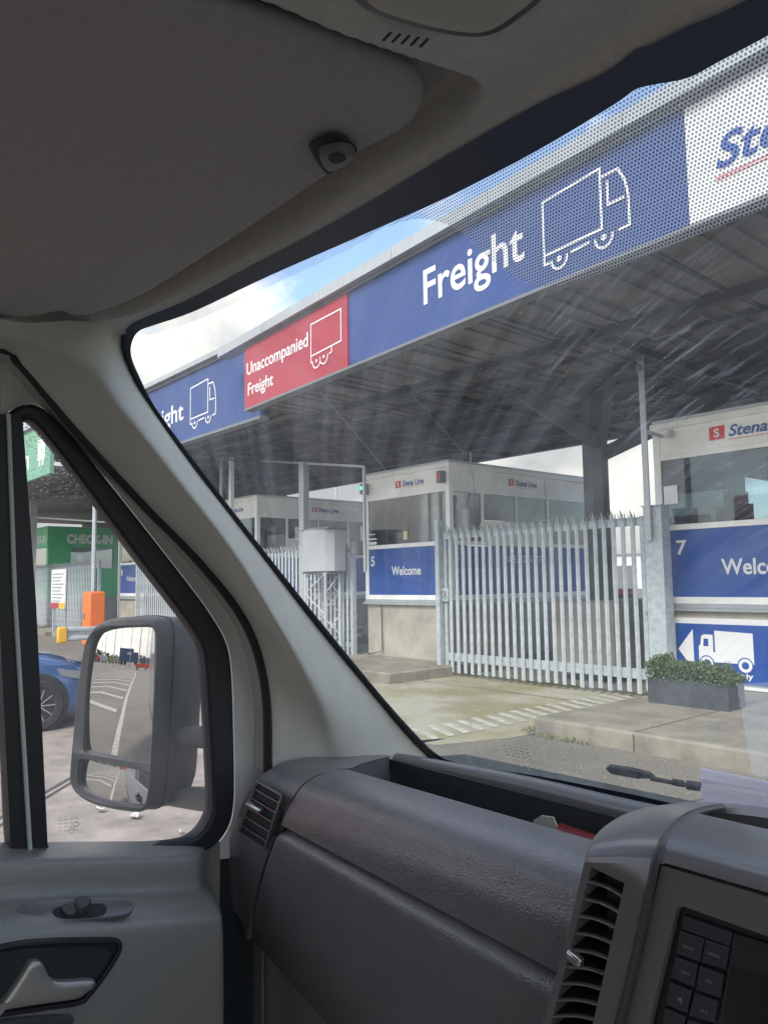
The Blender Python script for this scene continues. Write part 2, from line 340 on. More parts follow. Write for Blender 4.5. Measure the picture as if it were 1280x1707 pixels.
def struct(o, label=None): o['kind'] = 'structure'; return tag(o, label)
def copy_tree(o, parent=None):
    c = o.copy(); COL.objects.link(c); c.parent = parent
    for ch in [x for x in ALLCH(o)]: copy_tree(ch, c)
    return c
def ALLCH(o): return [x for x in bpy.data.objects if x.parent == o]

# ------------------------------------------------------------------ lettering on a plane
def text_polys(body, shear=0., off=0.):
    cu = bpy.data.curves.new('t', 'FONT'); cu.body = body; cu.shear = shear; cu.offset = off; cu.resolution_u = 5; cu.fill_mode = 'FRONT'
    ob = bpy.data.objects.new('t', cu); COL.objects.link(ob)
    dg = bpy.context.evaluated_depsgraph_get(); me = ob.evaluated_get(dg).to_mesh()
    vs = [v.co.copy() for v in me.vertices]; fs = [tuple(p.vertices) for p in me.polygons]
    ob.evaluated_get(dg).to_mesh_clear(); bpy.data.objects.remove(ob); bpy.data.curves.remove(cu)
    return vs, fs
def letter(mb, body, o, rt, up, x0, x1, z0=None, z1=None, shear=0., off=.02, lift=.006):
    """lettering fitted between x0 and x1 along rt and z0..z1 along up on the plane through o"""
    vs, fs = text_polys(body, shear, off); o, rt, up = Vector(o), Vector(rt), Vector(up); n = rt.cross(up)
    ax, bx = min(v.x for v in vs), max(v.x for v in vs); ay, by = min(v.y for v in vs), max(v.y for v in vs)
    sx = (x1-x0)/(bx-ax); sz = (z1-z0)/(by-ay) if z1 is not None else sx
    return mb.add([o+rt*(x0+(v.x-ax)*sx)+up*(z0+(v.y-ay)*sz)+n*lift for v in vs], fs)
def strokes(mb, paths, o, rt, up, wd, lift=.006):
    o, rt, up = Vector(o), Vector(rt), Vector(up); n = rt.cross(up)
    for k, p in enumerate(paths):
        lf = lift+.0006*k
        q = [Vector((a, b)) for a, b in p]; closed = (q[0]-q[-1]).length < 1e-6
        if closed: q = q[:-1]
        m_ = len(q); Ls, Rs = [], []
        for i in range(m_):
            a = q[i-1] if (closed or i > 0) else q[i]; b = q[(i+1) % m_] if (closed or i < m_-1) else q[i]
            d1 = (q[i]-a).normalized() if (q[i]-a).length > 1e-9 else (b-q[i]).normalized()
            d2 = (b-q[i]).normalized() if (b-q[i]).length > 1e-9 else d1
            t = (d1+d2).normalized() if (d1+d2).length > 1e-6 else d1
            nn = Vector((-t.y, t.x)); c = max(.4, nn.dot(Vector((-d1.y, d1.x)))); h = wd/2/c
            Ls.append(q[i]+nn*h); Rs.append(q[i]-nn*h)
        pts = [o+rt*p.x+up*p.y+n*lf for p in Ls+Rs]
        fs = [(i, (i+1) % m_, m_+(i+1) % m_, m_+i) for i in range(m_ if closed else m_-1)]
        mb.add(pts, fs)
    return mb
def circ(x, y, r, a0=0, a1=360, n=20): return [(x+r*math.cos(R(a0+(a1-a0)*i/n)), y+r*math.sin(R(a0+(a1-a0)*i/n))) for i in range(n+1)]
def logo(parent, o, rt, up, x0, z0, h, wide=None, nrm_lift=.006):
    """red pennant square and the blue slanted company name with thin red rule"""
    w_ = wide or h*5.2; sq = h*1.35
    a = MB(); o_, rt_, up_ = Vector(o), Vector(rt), Vector(up); n = rt_.cross(up_)
    a.add([o_+rt_*(x0+i)+up_*(z0+j-h*.12)+n*nrm_lift for i, j in ((0, 0), (sq*1.0, h*.04), (sq*1.02, h*1.2), (0.02*h, h*1.16))], [(0, 1, 2, 3)])
    letterbox = a.build('logo_flag', LOGORED, parent)
    b = MB(); letter(b, 'S', o, rt, up, x0+sq*.32, x0+sq*.68, z0+h*.08, z0+h*.88, off=.03, lift=nrm_lift+.003); b.build('logo_mark', WHITE, parent)
    c = MB(); letter(c, 'Stena Line', o, rt, up, x0+sq*1.25, x0+sq*1.25+w_*.78, z0, z0+h, shear=.25, off=.025, lift=nrm_lift); c.build('lettering', LOGOBLUE, parent)
    d = MB(); strokes(d, [[(x0+sq*1.25, z0-h*.24), (x0+sq*1.25+w_*.8, z0-h*.24)]], o, rt, up, h*.05, lift=nrm_lift); d.build('underline', LOGORED, parent)

# ================================================================== SETTING
def ground_material():
    mt = bpy.data.materials.new('asphalt'); mt.use_nodes = True; t = mt.node_tree; b = t.nodes['Principled BSDF']
    tcn = N(t, 'ShaderNodeTexCoord')
    n = N(t, 'ShaderNodeTexNoise'); n.inputs['Scale'].default_value = .35; n.inputs['Detail'].default_value = 10; n.inputs['Roughness'].default_value = .7; L(t, tcn.outputs['Object'], n.inputs['Vector'])
    r = N(t, 'ShaderNodeValToRGB'); r.color_ramp.elements[0].position = .35; r.color_ramp.elements[1].position = .68
    r.color_ramp.elements[0].color = (.115, .105, .088, 1); r.color_ramp.elements[1].color = (.21, .192, .155, 1); L(t, n.outputs['Fac'], r.inputs['Fac'])
    g = N(t, 'ShaderNodeTexNoise'); g.inputs['Scale'].default_value = 45; g.inputs['Detail'].default_value = 4; L(t, tcn.outputs['Object'], g.inputs['Vector'])
    rg = N(t, 'ShaderNodeMapRange'); rg.inputs[1].default_value = .3; rg.inputs[2].default_value = .7; rg.inputs[3].default_value = .65; rg.inputs[4].default_value = 1.35; L(t, g.outputs['Fac'], rg.inputs[0])
    mu = N(t, 'ShaderNodeVectorMath', operation='SCALE'); L(t, r.outputs[0], mu.inputs[0]); L(t, rg.outputs[0], mu.inputs['Scale'])
    L(t, mu.outputs[0], b.inputs['Base Color']); b.inputs['Roughness'].default_value = .85
    bp = N(t, 'ShaderNodeBump'); bp.inputs['Strength'].default_value = .6; bp.inputs['Distance'].default_value = .012; L(t, g.outputs['Fac'], bp.inputs['Height']); L(t, bp.outputs[0], b.inputs['Normal'])
    return mt
ASPH = ground_material()
g = MB().add([(-900, -900, 0), (900, -900, 0), (900, 900, 0), (-900, 900, 0)], [(0, 1, 2, 3)]).build('ground', ASPH); struct(g, 'grey asphalt ground of the port')
# stained concrete lane pads in front of the barriers
PADM = mat('pad_concrete', (.36, .345, .27), .7, col2=(.24, .225, .12), vs=.75, cmin=.42, cmax=.6, bump=.3, bs=30, bd=.006)
PADW = mat('worn_pavers', (.34, .30, .265), .8, col2=(.19, .165, .145), vs=2.6, cmin=.38, cmax=.66, bump=.5, bs=25, bd=.012, detail=13)
pd = MB().add([(-10.3, 6.4, .004), (-8.2, 5.6, .004), (-6.2, 6.0, .004), (-5.88, 6.9, .004), (-5.88, 30, .004), (-10.9, 30, .004), (-10.9, 8.8, .004)], [(0, 1, 2, 3, 4, 5, 6)]).build('lane_surface', PADM); struct(pd, 'stained yellowish concrete of the lane behind the palisade gate')
pd = MB().add([(-18.5, -30, .004), (-4.2, -30, .004), (-4.2, 1.2, .004), (-7.2, 5.6, .004), (-18.5, 5.7, .004)], [(0, 1, 2, 3, 4)])
KER = []
def island(x0, x1, y0, y1, h, label, m=CONC2):
    o = MB().box(x0, x1, y0, y1, -.05, h).build('kerb_island', m, bevel=.03); struct(o, label); return o
island(-5.85, -.5, 7.25, 22, .2, 'raised concrete island in front of kiosk seven')
island(-14.0, -10.35, 8.9, 24, .2, 'raised concrete island under kiosk five')
island(-21.2, -17.7, 8.9, 24, .2, 'raised concrete island under the kiosk left of kiosk five')
island(-28.6, -25.0, 8.9, 24, .2, 'raised concrete island under the kiosk beside the green one')
struct(MB().box(-70, -29.5, 8.9, 20, -.05, .12).build('pavement', CONC2), 'long pavement before the green kiosk')
LINE = mat('road_paint', (.52, .505, .43), .75, vs=9, col2=(.33, .315, .25), cmin=.36, cmax=.62)
ORL = mat('red_paint', (.42, .22, .16), .8, var=.15, vs=3)
mk = MB()
for k in range(17):            # ladder of slanted white bars beside the island
    y = 6.15+k*.26
    x0 = -7.05; x1 = -6.42
    mk.add([(x0, y+.24, .010), (x1, y, .010), (x1, y+.13, .010), (x0, y+.37, .010)], [(0, 1, 2, 3)])
struct(mk.build('road_markings', LINE), 'ladder of short white bars painted beside the island')

# hatched lane markings behind the van (seen in the wing mirror)
# PLACEHOLDER_REAR

JM = mat('joint_dark', (.07, .068, .06), .9)
mk = MB()
for y in (9.3, 12.1, 15.0): mk.add([(-5.83, y, .204), (-.5, y, .204), (-.5, y+.012, .204), (-5.83, y+.012, .204)], [(0, 1, 2, 3)])
for x in (-4.55, -2.8): mk.add([(x, 7.27, .204), (x+.012, 7.27, .204), (x+.012, 21, .204), (x, 21, .204)], [(0, 1, 2, 3)])
for y in (9.6, 13.0, 16.4): mk.add([(-10.3, y, .008), (-6.4, y, .008), (-6.4, y+.02, .008), (-10.3, y+.02, .008)], [(0, 1, 2, 3)])
for x in (-4.55, -2.8): mk.box(x, x+.012, 7.243, 7.25, 0, .18)
struct(mk.build('slab_joints', JM), 'dark joints between the concrete slabs')
# ================================================================== CANOPY
def fy(x): return 7.3-.066*(x+8.1)      # the fascia line is not quite square to the lane
def fascia_basis(x, z=0):
    d = Vector((1, -.066, 0)).normalized(); return Vector((x, fy(x), z)), d, Vector((0, 0, 1))
canopy = thing('freight_canopy', 'long dark canopy with blue red and white freight fascia boards over the kiosks', 'canopy', (-8, 8, 0))
def board(name, x0, x1, m, z0=5.22, z1=6.44, dy=0, parent=None):
    o, d, u = fascia_basis(x0); L_ = (x1-x0)/d.x; n = d.cross(u); o = o+n*dy
    mb = MB(); a = [o+u*z0, o+d*L_+u*z0, o+d*L_+u*z1, o+u*z1]; mb.prism(a, -n*.08)
    return mb.build(name, m, parent or canopy)
bd1 = board('fascia_board', -13.08, -9.46, RED, dy=.03); bd1['label'] = 'red unaccompanied freight board'
bd2 = board('fascia_board', -9.455, -3.535, BLUEL); bd2['label'] = 'blue freight board with lorry outline'
bd3 = board('fascia_board', -3.53, 3.2, WSIGN); bd3['label'] = 'white board with company name'
def fb(): return fascia_basis(-8.0)
def fx(x): return (x+8.0)/fascia_basis(0)[1].x
O_, D_, U_ = fb()
b = MB(); letter(b, 'Freight', O_, D_, U_, fx(-7.58), fx(-5.68), 5.50, 6.16, off=.012); b.build('lettering', WHITE, bd2)
b = MB(); letter(b, 'Unaccompanied', O_-Vector((0, .03, 0)), D_, U_, fx(-12.98), fx(-10.66), 5.79, 6.12, off=.014); b.build('lettering', WHITE, bd1)
b = MB(); letter(b, 'Freight', O_-Vector((0, .03, 0)), D_, U_, fx(-12.93), fx(-11.91), 5.38, 5.70, off=.014); b.build('lettering', WHITE, bd1)
def lorry_icon(mb, o, d, u, X0, X1, Z0, Z1, wd, cab=True, lift=.008):
    w_, h_ = X1-X0, Z1-Z0
    P = lambda pts: [(X0+a*w_, Z0+b*h_) for a, b in pts]
    if cab:
        paths = [P([(0, .22), (0, .95), (.70, 1), (.70, .24), (.0, .22)]),
                 P([(0, .22), (0, .10), (.07, .10)]), P([(.33, .12), (.56, .14)]), P([(.70, .88), (.90, .88), (.97, .70), (1.0, .50), (1.0, .14), (.88, .13)]),
                 P([(.78, .80), (.78, .50), (.96, .50)])]
        mb_w = [(.19, .10), (.72, .12)]
    else:
        paths = [P([(0, .30), (0, 1), (1, 1), (1, .34), (0, .30)]), P([(0, .30), (0, .16), (.06, .15)]), P([(.62, .18), (.70, .2), (.70, .32)])]
        mb_w = [(.19, .15), (.44, .17)]
    strokes(mb, paths, o, d, u, wd, lift)
    for a, b_ in mb_w:
        cx_, cz_ = X0+a*w_, Z0+b_*h_; rr = .125*h_ if cab else .15*h_
        strokes(mb, [circ(cx_, cz_, rr, 10, -190, 20)], o, d, u, wd, lift+.003)
        strokes(mb, [circ(cx_, cz_, wd*.7)], o, d, u, wd, lift+.003)
    return mb
b = lorry_icon(MB(), O_, D_, U_, fx(-5.37), fx(-4.20), 5.38, 6.28, .030); b.build('lorry_outline', WHITE, bd2)
b = lorry_icon(MB(), O_-Vector((0, .03, 0)), D_, U_, fx(-10.56), fx(-9.63), 5.42, 6.22, .024, cab=False); b.build('trailer_outline', WHITE, bd1)
logo3 = MB(); letter(logo3, 'Stena Line', O_, D_, U_, fx(-3.23), fx(-1.1), 5.65, 5.98, shear=.25, off=.02); logo3.build('lettering', LOGOBLUE, bd3)
b = MB(); strokes(b, [[(fx(-3.24), 5.58), (fx(-1.1), 5.58)], [(fx(-3.24), 5.55), (fx(-1.1), 5.55)]], O_, D_, U_, .008); b.build('underline', LOGORED, bd3)
# gutter, soffit, beams
def slab(x0, x1, y0f, y1, z0, z1, m, name):
    mb = MB(); a = [Vector((x0, y0f(x0), z0)), Vector((x1, y0f(x1), z0)), Vector((x1, y1, z0)), Vector((x0, y1, z0))]
    mb.prism(a, (0, 0, z1-z0)); return mb.build(name, m, canopy)
b = MB(); o, d, u = fascia_basis(-14.12); n = d.cross(u)
for k in range(9):
    s0 = k*2.0; b.prism([o+d*s0+u*6.50+n*.14, o+d*(s0+1.99)+u*6.50+n*.14, o+d*(s0+1.99)+u*6.68+n*.14, o+d*s0+u*6.68+n*.14], -n*.3)
b.build('gutter', GREYTRIM, canopy)
b = MB(); b.prism([o+u*6.44+n*.04+d*1.0, o+d*17.4+u*6.44+n*.04, o+d*17.4+u*6.50+n*.04, o+u*6.50+n*.04+d*1.0], -n*.2); b.build('fascia_edge', GREYD, canopy)
b = MB(); b.prism([o+u*5.18+n*.035+d*1.04, o+d*17.4+u*5.18+n*.035, o+d*17.4+u*5.22+n*.035, o+u*5.22+n*.035+d*1.04], -n*.2); b.build('fascia_sill', GREYD, canopy)
slab(-13.0, 3.4, lambda x: fy(x)+.35, 16.2, 6.5, 6.6, SOFFB, 'roof_deck'); slab(-30, -13.01, lambda x: 8.5, 16.2, 6.5, 6.6, SOFFB, 'roof_deck')
# soffit: sheeted panels between cross beams
SZ = 5.28
b = MB(); random.seed(3)
nx = 26
for i in range(nx):
    x0 = -29.5+i*1.27; x1 = x0+1.235
    ys = [fy(x0)+.25 if x0 > -13.1 else 8.75] + [9.1, 10.9, 12.7, 14.5, 16.0]
    for j in range(5):
        dz = random.uniform(-.015, .015)
        b.hexa([(x0, ys[j], SZ+dz), (x1, ys[j], SZ+dz), (x1, ys[j+1]-.05, SZ-.03+dz), (x0, ys[j+1]-.05, SZ-.03+dz)],
               [(x0, ys[j], SZ+.05), (x1, ys[j], SZ+.05), (x1, ys[j+1]-.05, SZ+.05), (x0, ys[j+1]-.05, SZ+.05)])
for k in range(110):
    x = -29.4+k*.29
    if (k % 4): b.box(x, x+.022, (fy(x)+.3 if x > -13 else 8.8), 15.9, SZ-.055, SZ-.02)
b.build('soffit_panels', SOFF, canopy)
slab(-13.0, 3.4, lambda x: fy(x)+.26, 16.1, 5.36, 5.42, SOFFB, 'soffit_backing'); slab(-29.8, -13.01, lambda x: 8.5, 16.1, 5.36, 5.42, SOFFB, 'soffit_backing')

for y in (9.08, 10.88, 12.68, 14.48):
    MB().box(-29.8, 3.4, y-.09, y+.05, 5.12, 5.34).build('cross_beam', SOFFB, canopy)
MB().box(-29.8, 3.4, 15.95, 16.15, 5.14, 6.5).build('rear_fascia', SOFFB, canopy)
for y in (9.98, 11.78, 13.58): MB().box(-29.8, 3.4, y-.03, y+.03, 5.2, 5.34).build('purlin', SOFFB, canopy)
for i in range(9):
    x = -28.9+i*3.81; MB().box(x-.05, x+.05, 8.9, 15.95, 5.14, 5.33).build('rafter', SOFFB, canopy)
rt_ = random.Random(2)
for i in range(8):
    x = -28.9+i*3.81; a = (x, 9.1 if i % 2 else 14.4, 5.13); c = (x+3.8, 14.4 if i % 2 else 9.1, 5.13); MB().tube([a, c], .022, 6).build('brace', STEELD, canopy)
for x, y in ((-5.2, 9.6), (-11.9, 9.6), (-16.5, 11.4), (-5.5, 13), (-2.6, 11.2)): MB().box(x-.28, x+.28, y-.04, y+.04, 5.09, 5.16).build('light_fitting', mat('fitting', (.17, .17, .175), .5), canopy)
b = MB(); b.tube([(-10.8, 7.8, 5.14), (-18.3, 16, 5.10)], .018); b.build('conduit', GREYD, canopy)
# columns with V struts
for cx_ in (-8.0, -.7):
    b = MB(); b.box(cx_-.14, cx_+.07, 12.0, 12.2, 0, 5.2); b.build('column', STEELD, canopy, bevel=.01)
    b = MB(); b.box(cx_-.36, cx_-.15, 12.02, 12.3, 0, 5.2); b.build('column_casing', mat('casing_grey', (.13, .14, .15), .6), canopy)
    b = MB(); b.bar((cx_, 12.1, 4.25), (cx_-1.0, 11.1, 5.25), .20, .24); b.build('strut', STEELD, canopy)
    b = MB(); b.bar((cx_, 12.2, 4.1), (cx_+1.5, 14.2, 5.25), .22, .26); b.build('strut', STEELD, canopy)
    b = MB(); b.bar((cx_, 12.1, 4.25), (cx_+.9, 11.1, 5.25), .16, .2); b.build('strut', STEELD, canopy)

ob_ = MB().box(-8.75, -7.5, 11.5, 13.2, .15, 1.42).build('concrete_block', CONC, None, bevel=.02); tag(ob_, 'concrete block round the foot of the dark column behind the gate', 'block')
# second canopy section to the left, set back
can2 = thing('freight_canopy', 'set back canopy section with blue freight board beyond the red board', 'canopy', (-17, 8.3, 0))
mb = MB().box(-23.6, -13.5, 8.2, 8.28, 5.24, 6.82); cb = mb.build('fascia_board', BLUEL, can2)
b = MB(); letter(b, 'Freight', (0, 8.2, 0), (1, 0, 0), (0, 0, 1), -19.35, -17.0, 5.62, 6.22, off=.012); b.build('lettering', WHITE, cb)
b = lorry_icon(MB(), (0, 8.2, 0), (1, 0, 0), (0, 0, 1), -16.63, -15.38, 5.48, 6.50, .030); b.build('lorry_outline', WHITE, cb)
MB().box(-23.6, -12.9, 8.06, 8.4, 6.90, 7.02).build('gutter', GREYTRIM, can2)
MB().box(-23.6, -13.45, 8.16, 8.4, 6.82, 6.90).build('fascia_edge', GREYD, can2)
MB().box(-23.6, -13.45, 8.17, 8.4, 5.18, 5.24).build('fascia_sill', GREYD, can2)
MB().box(-23.6, -13.3, 8.4, 9.4, 6.5, 6.9).build('roof_deck', SOFFB, can2)
b = MB(); b.box(-13.32, -13.16, 7.72, 7.9, 6.12, 6.38); b.box(-13.36, -13.12, 7.85, 7.95, 6.08, 6.42); b.build('floodlight', GREYD, can2)
# green passenger canopy further left
can3 = thing('passenger_canopy', 'green canopy board with white bus symbol above the check-in kiosk', 'canopy', (-30, 7.5, 0))
gb = MB().box(-46, -24.15, 7.3, 7.42, 5.22, 6.9).build('fascia_board', mat('faded_green', (.16, .38, .25), .5, var=.08, vs=1), can3)
MB().box(-46.2, -24.05, 7.2, 7.45, 6.9, 7.05).build('gutter', GREYTRIM, can3)
MB().box(-46, -24.4, 7.45, 16, 5.4, 5.5).build('soffit_panels', SOFF, can3)
MB().box(-46, -24.4, 15.8, 16.0, 4.5, 6.9).build('rear_fascia', SOFFB, can3)
b = MB()
for x0, x1, z0, z1 in ((-25.35, -24.65, 5.75, 6.4), (-25.25, -25.08, 5.55, 5.75), (-24.92, -24.75, 5.55, 5.75)): b.box(x0, x1, 7.285, 7.3, z0, z1)
b.build('bus_symbol', WHITE, gb)
b = MB(); letter(b, 'Check-in', (0, 7.3, 0), (1, 0, 0), (0, 0, 1), -31, -26.3, 5.6, 6.3); b.build('lettering', WHITE, gb)
for x in (at(53, 850, Y=9.3).x, -40): MB().box(x-.14, x+.14, 9.2, 9.48, 0, 5.3).build('column', GREYTRIM, can3)

# ================================================================== KIOSKS
def kiosk(xr, wd, num, label, lights=True, zc=4.2, trip=True):
    """xr: right front corner x, faces -Y at y=10.9, side wall runs back to 15.8"""
    y0, y1, xl = 10.9, 15.8, xr-wd
    k = thing('ticket_kiosk', label, 'kiosk', ((xl+xr)/2, y0, .2), group='white ticket kiosks under the canopy')
    MB().box(xl+.03, xr-.03, y0+.03, y1-.03, .15, 1.30).build('concrete_base', CONC, k, bevel=.01)
    b = MB(); b.box(xl-.04, xr+.03, y0-.05, y1+.03, 1.30, 1.345); b.box(xl-.01, xr+.01, y0-.02, y1+.01, 1.345, 1.41); b.build('sill_channel', GREYTRIM, k, bevel=.006)
    fr = MB(); P = .11                          # frame: corner posts, rails, cornice
    for x in (xl, xr-P): fr.box(x, x+P, y0, y0+P, 1.41, zc-.12)
    fr.box(xr-P, xr, y1-P, y1, 1.41, zc-.12); fr.box(xl, xl+P, y1-P, y1, 1.41, zc-.12)
    for z0, z1 in ((1.41, 1.51), (2.515, 2.60), (3.60, 3.67)):
        fr.box(xl+P, xr-P, y0+.005, y0+.09, z0, z1); fr.box(xr-.09, xr-.005, y0+P, y1-P, z0, z1); fr.box(xl+.005, xl+.09, y0+P, y1-P, z0, z1)
    fr.build('wall_frame', WPAN, k, bevel=.005)
    MB().box(xl-.03, xr+.03, y0-.03, y1+.03, zc-.12, zc-.02).build('cornice', WPAN, k, bevel=.01)
    MB().box(xl+.0, xr-.0, y0+.0, y1-.0, zc-.02, zc+.03).build('roof', GREYTRIM, k)
    hd = MB().box(xl+P, xr-P, y0+.022, y0+.06, 3.67, zc-.12).build('header_panel', WPAN, k)
    lx = (xl+xr)/2-.30 if num != '7' else xl+.90
    lh = .13 if num != '7' else .17
    logo(hd, (0, y0+.022, 0), (1, 0, 0), (0, 0, 1), lx, 3.82, lh, wide=(.86 if num != '7' else 1.35))
    # front window
    wn = MB().box(xl+P, xr-P, y0+.03, y0+.05, 2.60, 3.60).build('window', BWIN, k)
    MB().box(xr-P-.22, xr-P-.16, y0+.018, y0+.03, 2.60, 3.60).build('mullion', GREYD, wn)
    # front sign
    sg = MB().box(xl+P, xr-P, y0+.02, y0+.05, 1.51, 2.515).build('sign_panel', BLUE, k)
    if num: b = MB(); letter(b, num, (0, y0+.02, 0), (1, 0, 0), (0, 0, 1), xl+P+.07+(.12 if num == '7' else 0), xl+P+.20+(.16 if num == '7' else 0), 2.14, 2.36, off=.02); b.build('number', WHITE, sg)
    b = MB(); wx = (xl+xr)/2+.0
    letter(b, 'Welcome', (0, y0+.02, 0), (1, 0, 0), (0, 0, 1), wx-.46, wx+.46, 1.93, 2.12, off=.02) if num != '7' else letter(b, 'Welcome', (0, y0+.02, 0), (1, 0, 0), (0, 0, 1), xl+.98, xl+2.12, 1.83, 2.06, off=.02)
    b.build('lettering', WHITE, sg)
    # side towards the lane
    sh = MB(); sh.box(xr-.06, xr-.022, y0+P, 14.04, 3.67, zc-.12); sh.box(xr-.06, xr-.022, 14.12, y1-P, 3.67, zc-.12); sh = sh.build('header_panel', WPAN, k)
    logo(sh, (xr-.022, 0, 0), (0, 1, 0), (0, 0, 1), 12.75, 3.84, .13, wide=.95)
    for ya, yb, z0, z1, mm in ((y0+P, 11.85, 2.60, 3.60, BWIN2), (11.92, 12.95, 3.05, 3.60, BWIN), (12.98, 14.02, 3.05, 3.60, BWIN), (14.14, y1-P, 2.60, 3.60, BWIN2)):
        wi = MB().box(xr-.05, xr-.03, ya, yb, z0, z1).build('window', mm, k)
    MB().box(xr-.055, xr-.02, 11.92, 14.02, 2.60, 3.04).build('counter_panel', WPAN, k)
    for y in (11.85, 12.95, 14.03): MB().box(xr-.07, xr-.003, y, y+.07 if y != 12.95 else y+.035, 2.60, 3.60 if y != 14.03 else zc-.12).build('mullion', WPAN, k)
    MB().box(xr-.07, xr-.004, 14.06, 14.13, 1.51, 2.515).build('mullion', WPAN, k)
    s2 = MB(); s2.box(xr-.05, xr-.025, y0+P, 14.05, 1.51, 2.50); s2.box(xr-.05, xr-.025, 14.14, y1-P, 1.51, 2.50); s2 = s2.build('side_sign', BLUE, k)
    b = MB(); letter(b, 'HAVE A GREAT TRIP!', (xr-.025, 0, 0), (0, 1, 0), (0, 0, 1), 12.55, 13.95, 2.16, 2.32, off=.0); b.build('lettering', WHITE, s2)
    if lights:
        for x, c, e in ((xl+.02, (.02, .5, .2), 2.2), (xr-.20, (.45, .03, .02), .15)):
            s_ = MB().box(x, x+.13, y0-.16, y0-.01, 3.76, 4.0).build('signal_light', GREYD, k, bevel=.01)
            MB().lathe([(0, 0), (.04, 0), (.04, .012), (0, .018)], (x+.065, y0-.16, 3.9), (0, -1, 0), 14).build('lens', mat('lens%d' % (e > 1), c, .3, emit=c, es=e), s_)
    b = MB(); b.box(xl+.02, xl+.05, y0+P, y1-P, 1.51, 2.56); b.box(xl+.02, xl+.05, y0+P, y1-P, 3.62, zc-.12); b.box(xl+.02, xl+.05, 13.2, 13.9, 2.56, 3.62); b.build('side_panel', WPAN, k)
    b = MB(); b.box(xl+P, xr-P, y1-.05, y1-.02, 1.51, 2.56); b.box(xl+P, xr-P, y1-.05, y1-.02, 3.62, zc-.12); b.box(xl+P, xl+1.1, y1-.05, y1-.02, 2.56, 3.62); b.build('rear_panel', WPAN, k)
    MB().box(xl+.03, xl+.045, y0+P, 13.2, 2.56, 3.62).build('window', BWIN, k)
    # the room inside
    MB().box(xl+.1, xr-.1, y0+.1, y1-.1, 1.42, 1.46).build('room_floor', GREYD, k)
    MB().box(xl+.1, xr-.1, y0+.1, y1-.1, zc-.16, zc-.13).build('room_ceiling', mat('room_white', (.55, .55, .53), .8), k)
    b = MB(); b.box(xl+.15, xr-.15, y0+.12, y0+.65, 2.36, 2.40); b.box(xr-.75, xr-.12, y0+.65, 14.2, 2.36, 2.40); b.build('desk', mat('desk_wood', (.32, .26, .19), .5), k)
    b = MB(); b.box(xl+.75, xl+1.30, y0+.40, y0+.44, 2.52, 2.86); b.box(xl+.98, xl+1.06, y0+.42, y0+.46, 2.40, 2.55); b.build('monitor', BLACKG, k)
    b = MB(); b.box(xr-.55, xr-.50, 12.6, 13.1, 2.52, 2.86); b.box(xr-.54, xr-.49, 12.8, 12.9, 2.40, 2.55); b.build('monitor', BLACKG, k)
    b = MB(); b.prism([(xl+1.45, y0+1.0, z) for z in (2.35,)]+[(xl+1.45, y0+1.0, 2.35), (xl+1.42, y0+1.0, 2.9), (xl+1.52, y0+1.0, 3.02), (xl+1.85, y0+1.0, 3.02), (xl+1.95, y0+1.0, 2.9), (xl+1.92, y0+1.0, 2.35)], (0, .07, 0)) if False else b.box(xl+1.42, xl+1.92, y0+1.0, y0+1.08, 2.15, 2.95); b.build('chair_back', BLACK, k, bevel=.05)
    b = MB(); b.grid([[Vector((xr-.28+rr_*math.cos(a)*1.0, y0+.52+rr_*math.sin(a)*.6, z)) for a in [j*math.pi/7 for j in range(14)]] for z, rr_ in ((3.42, .03), (3.36, .10), (3.2, .15), (2.95, .15), (2.6, .19), (2.45, .20))], closed=True); b.build('hanging_coat', mat('coat_navy', (.02, .022, .03), .9), k, smooth=True)
    b = MB(); b.box(xl+.12, xl+.16, 13.3, 13.75, 2.7, 3.3); b.build('wall_notice', WHITE, k)
    b = MB(); b.box(xl+1.6, xl+2.2, y1-.5, y1-.1, 1.46, 3.1); b.build('locker', mat('locker_grey', (.22, .24, .26), .5), k)
    return k
k5 = kiosk(-10.75, 2.68, '5', 'white kiosk five with blue welcome sign behind the left end of the gate')
b = MB(); b.box(-13.31, -13.05, 10.912, 10.92, 2.62, 2.68); b.box(-13.31, -13.05, 10.912, 10.92, 2.73, 2.76); b.box(-13.31, -13.10, 10.912, 10.92, 2.84, 2.86); b.build('notice', WHITE, k5)
MB().box(-12.15, -12.03, 10.912, 10.92, 2.68, 2.86).build('notice', mat('notice_yellow', (.6, .55, .25), .6), k5)
b = MB(); b.tube([(-12.85, 10.86, 1.3), (-12.85, 10.88, .3), (-13.2, 10.8, .22), (-13.35, 10.8, .3)], .012); b.build('cable', BLACK, k5)
b = MB(); b.tube([(-10.73, 11.55, 4.15), (-10.71, 11.6, 3.6), (-10.71, 11.5, 3.3)], .012); b.tube([(-10.8, 11.6, 4.15), (-10.8, 11.6, 4.45)], .02); b.build('cable', GREYTRIM, k5)
k7 = kiosk(-3.35, 2.93, '7', 'white kiosk seven with blue welcome and freight only signs at the right', lights=False)
fo = MB().box(-6.02, -4.05, 10.86, 10.925, .30, 1.12).build('lane_sign', BLUE, k7)
b = MB(); yy = 10.86; O2 = (0, yy, 0); X1, Z1 = (1, 0, 0), (0, 0, 1)
b.add([(-5.99, yy-.005, .74), (-5.75, yy-.005, 1.04), (-5.75, yy-.005, .44)], [(0, 2, 1)])
mx_ = lambda x: -5.67+(x+5.53)*.868
def tr(pts): return [Vector((mx_(x), yy-.005, z)) for x, z in pts]
b.fill(tr([(-5.53, .58), (-5.53, .80), (-5.50, .82), (-5.48, .94), (-5.44, .97), (-5.28, .97), (-5.28, .72), (-5.25, .72), (-5.25, 1.03), (-4.62, 1.01), (-4.62, .58)]), holes=[tr([(-5.44, .91), (-5.36, .91), (-5.36, .80), (-5.45, .80)])])
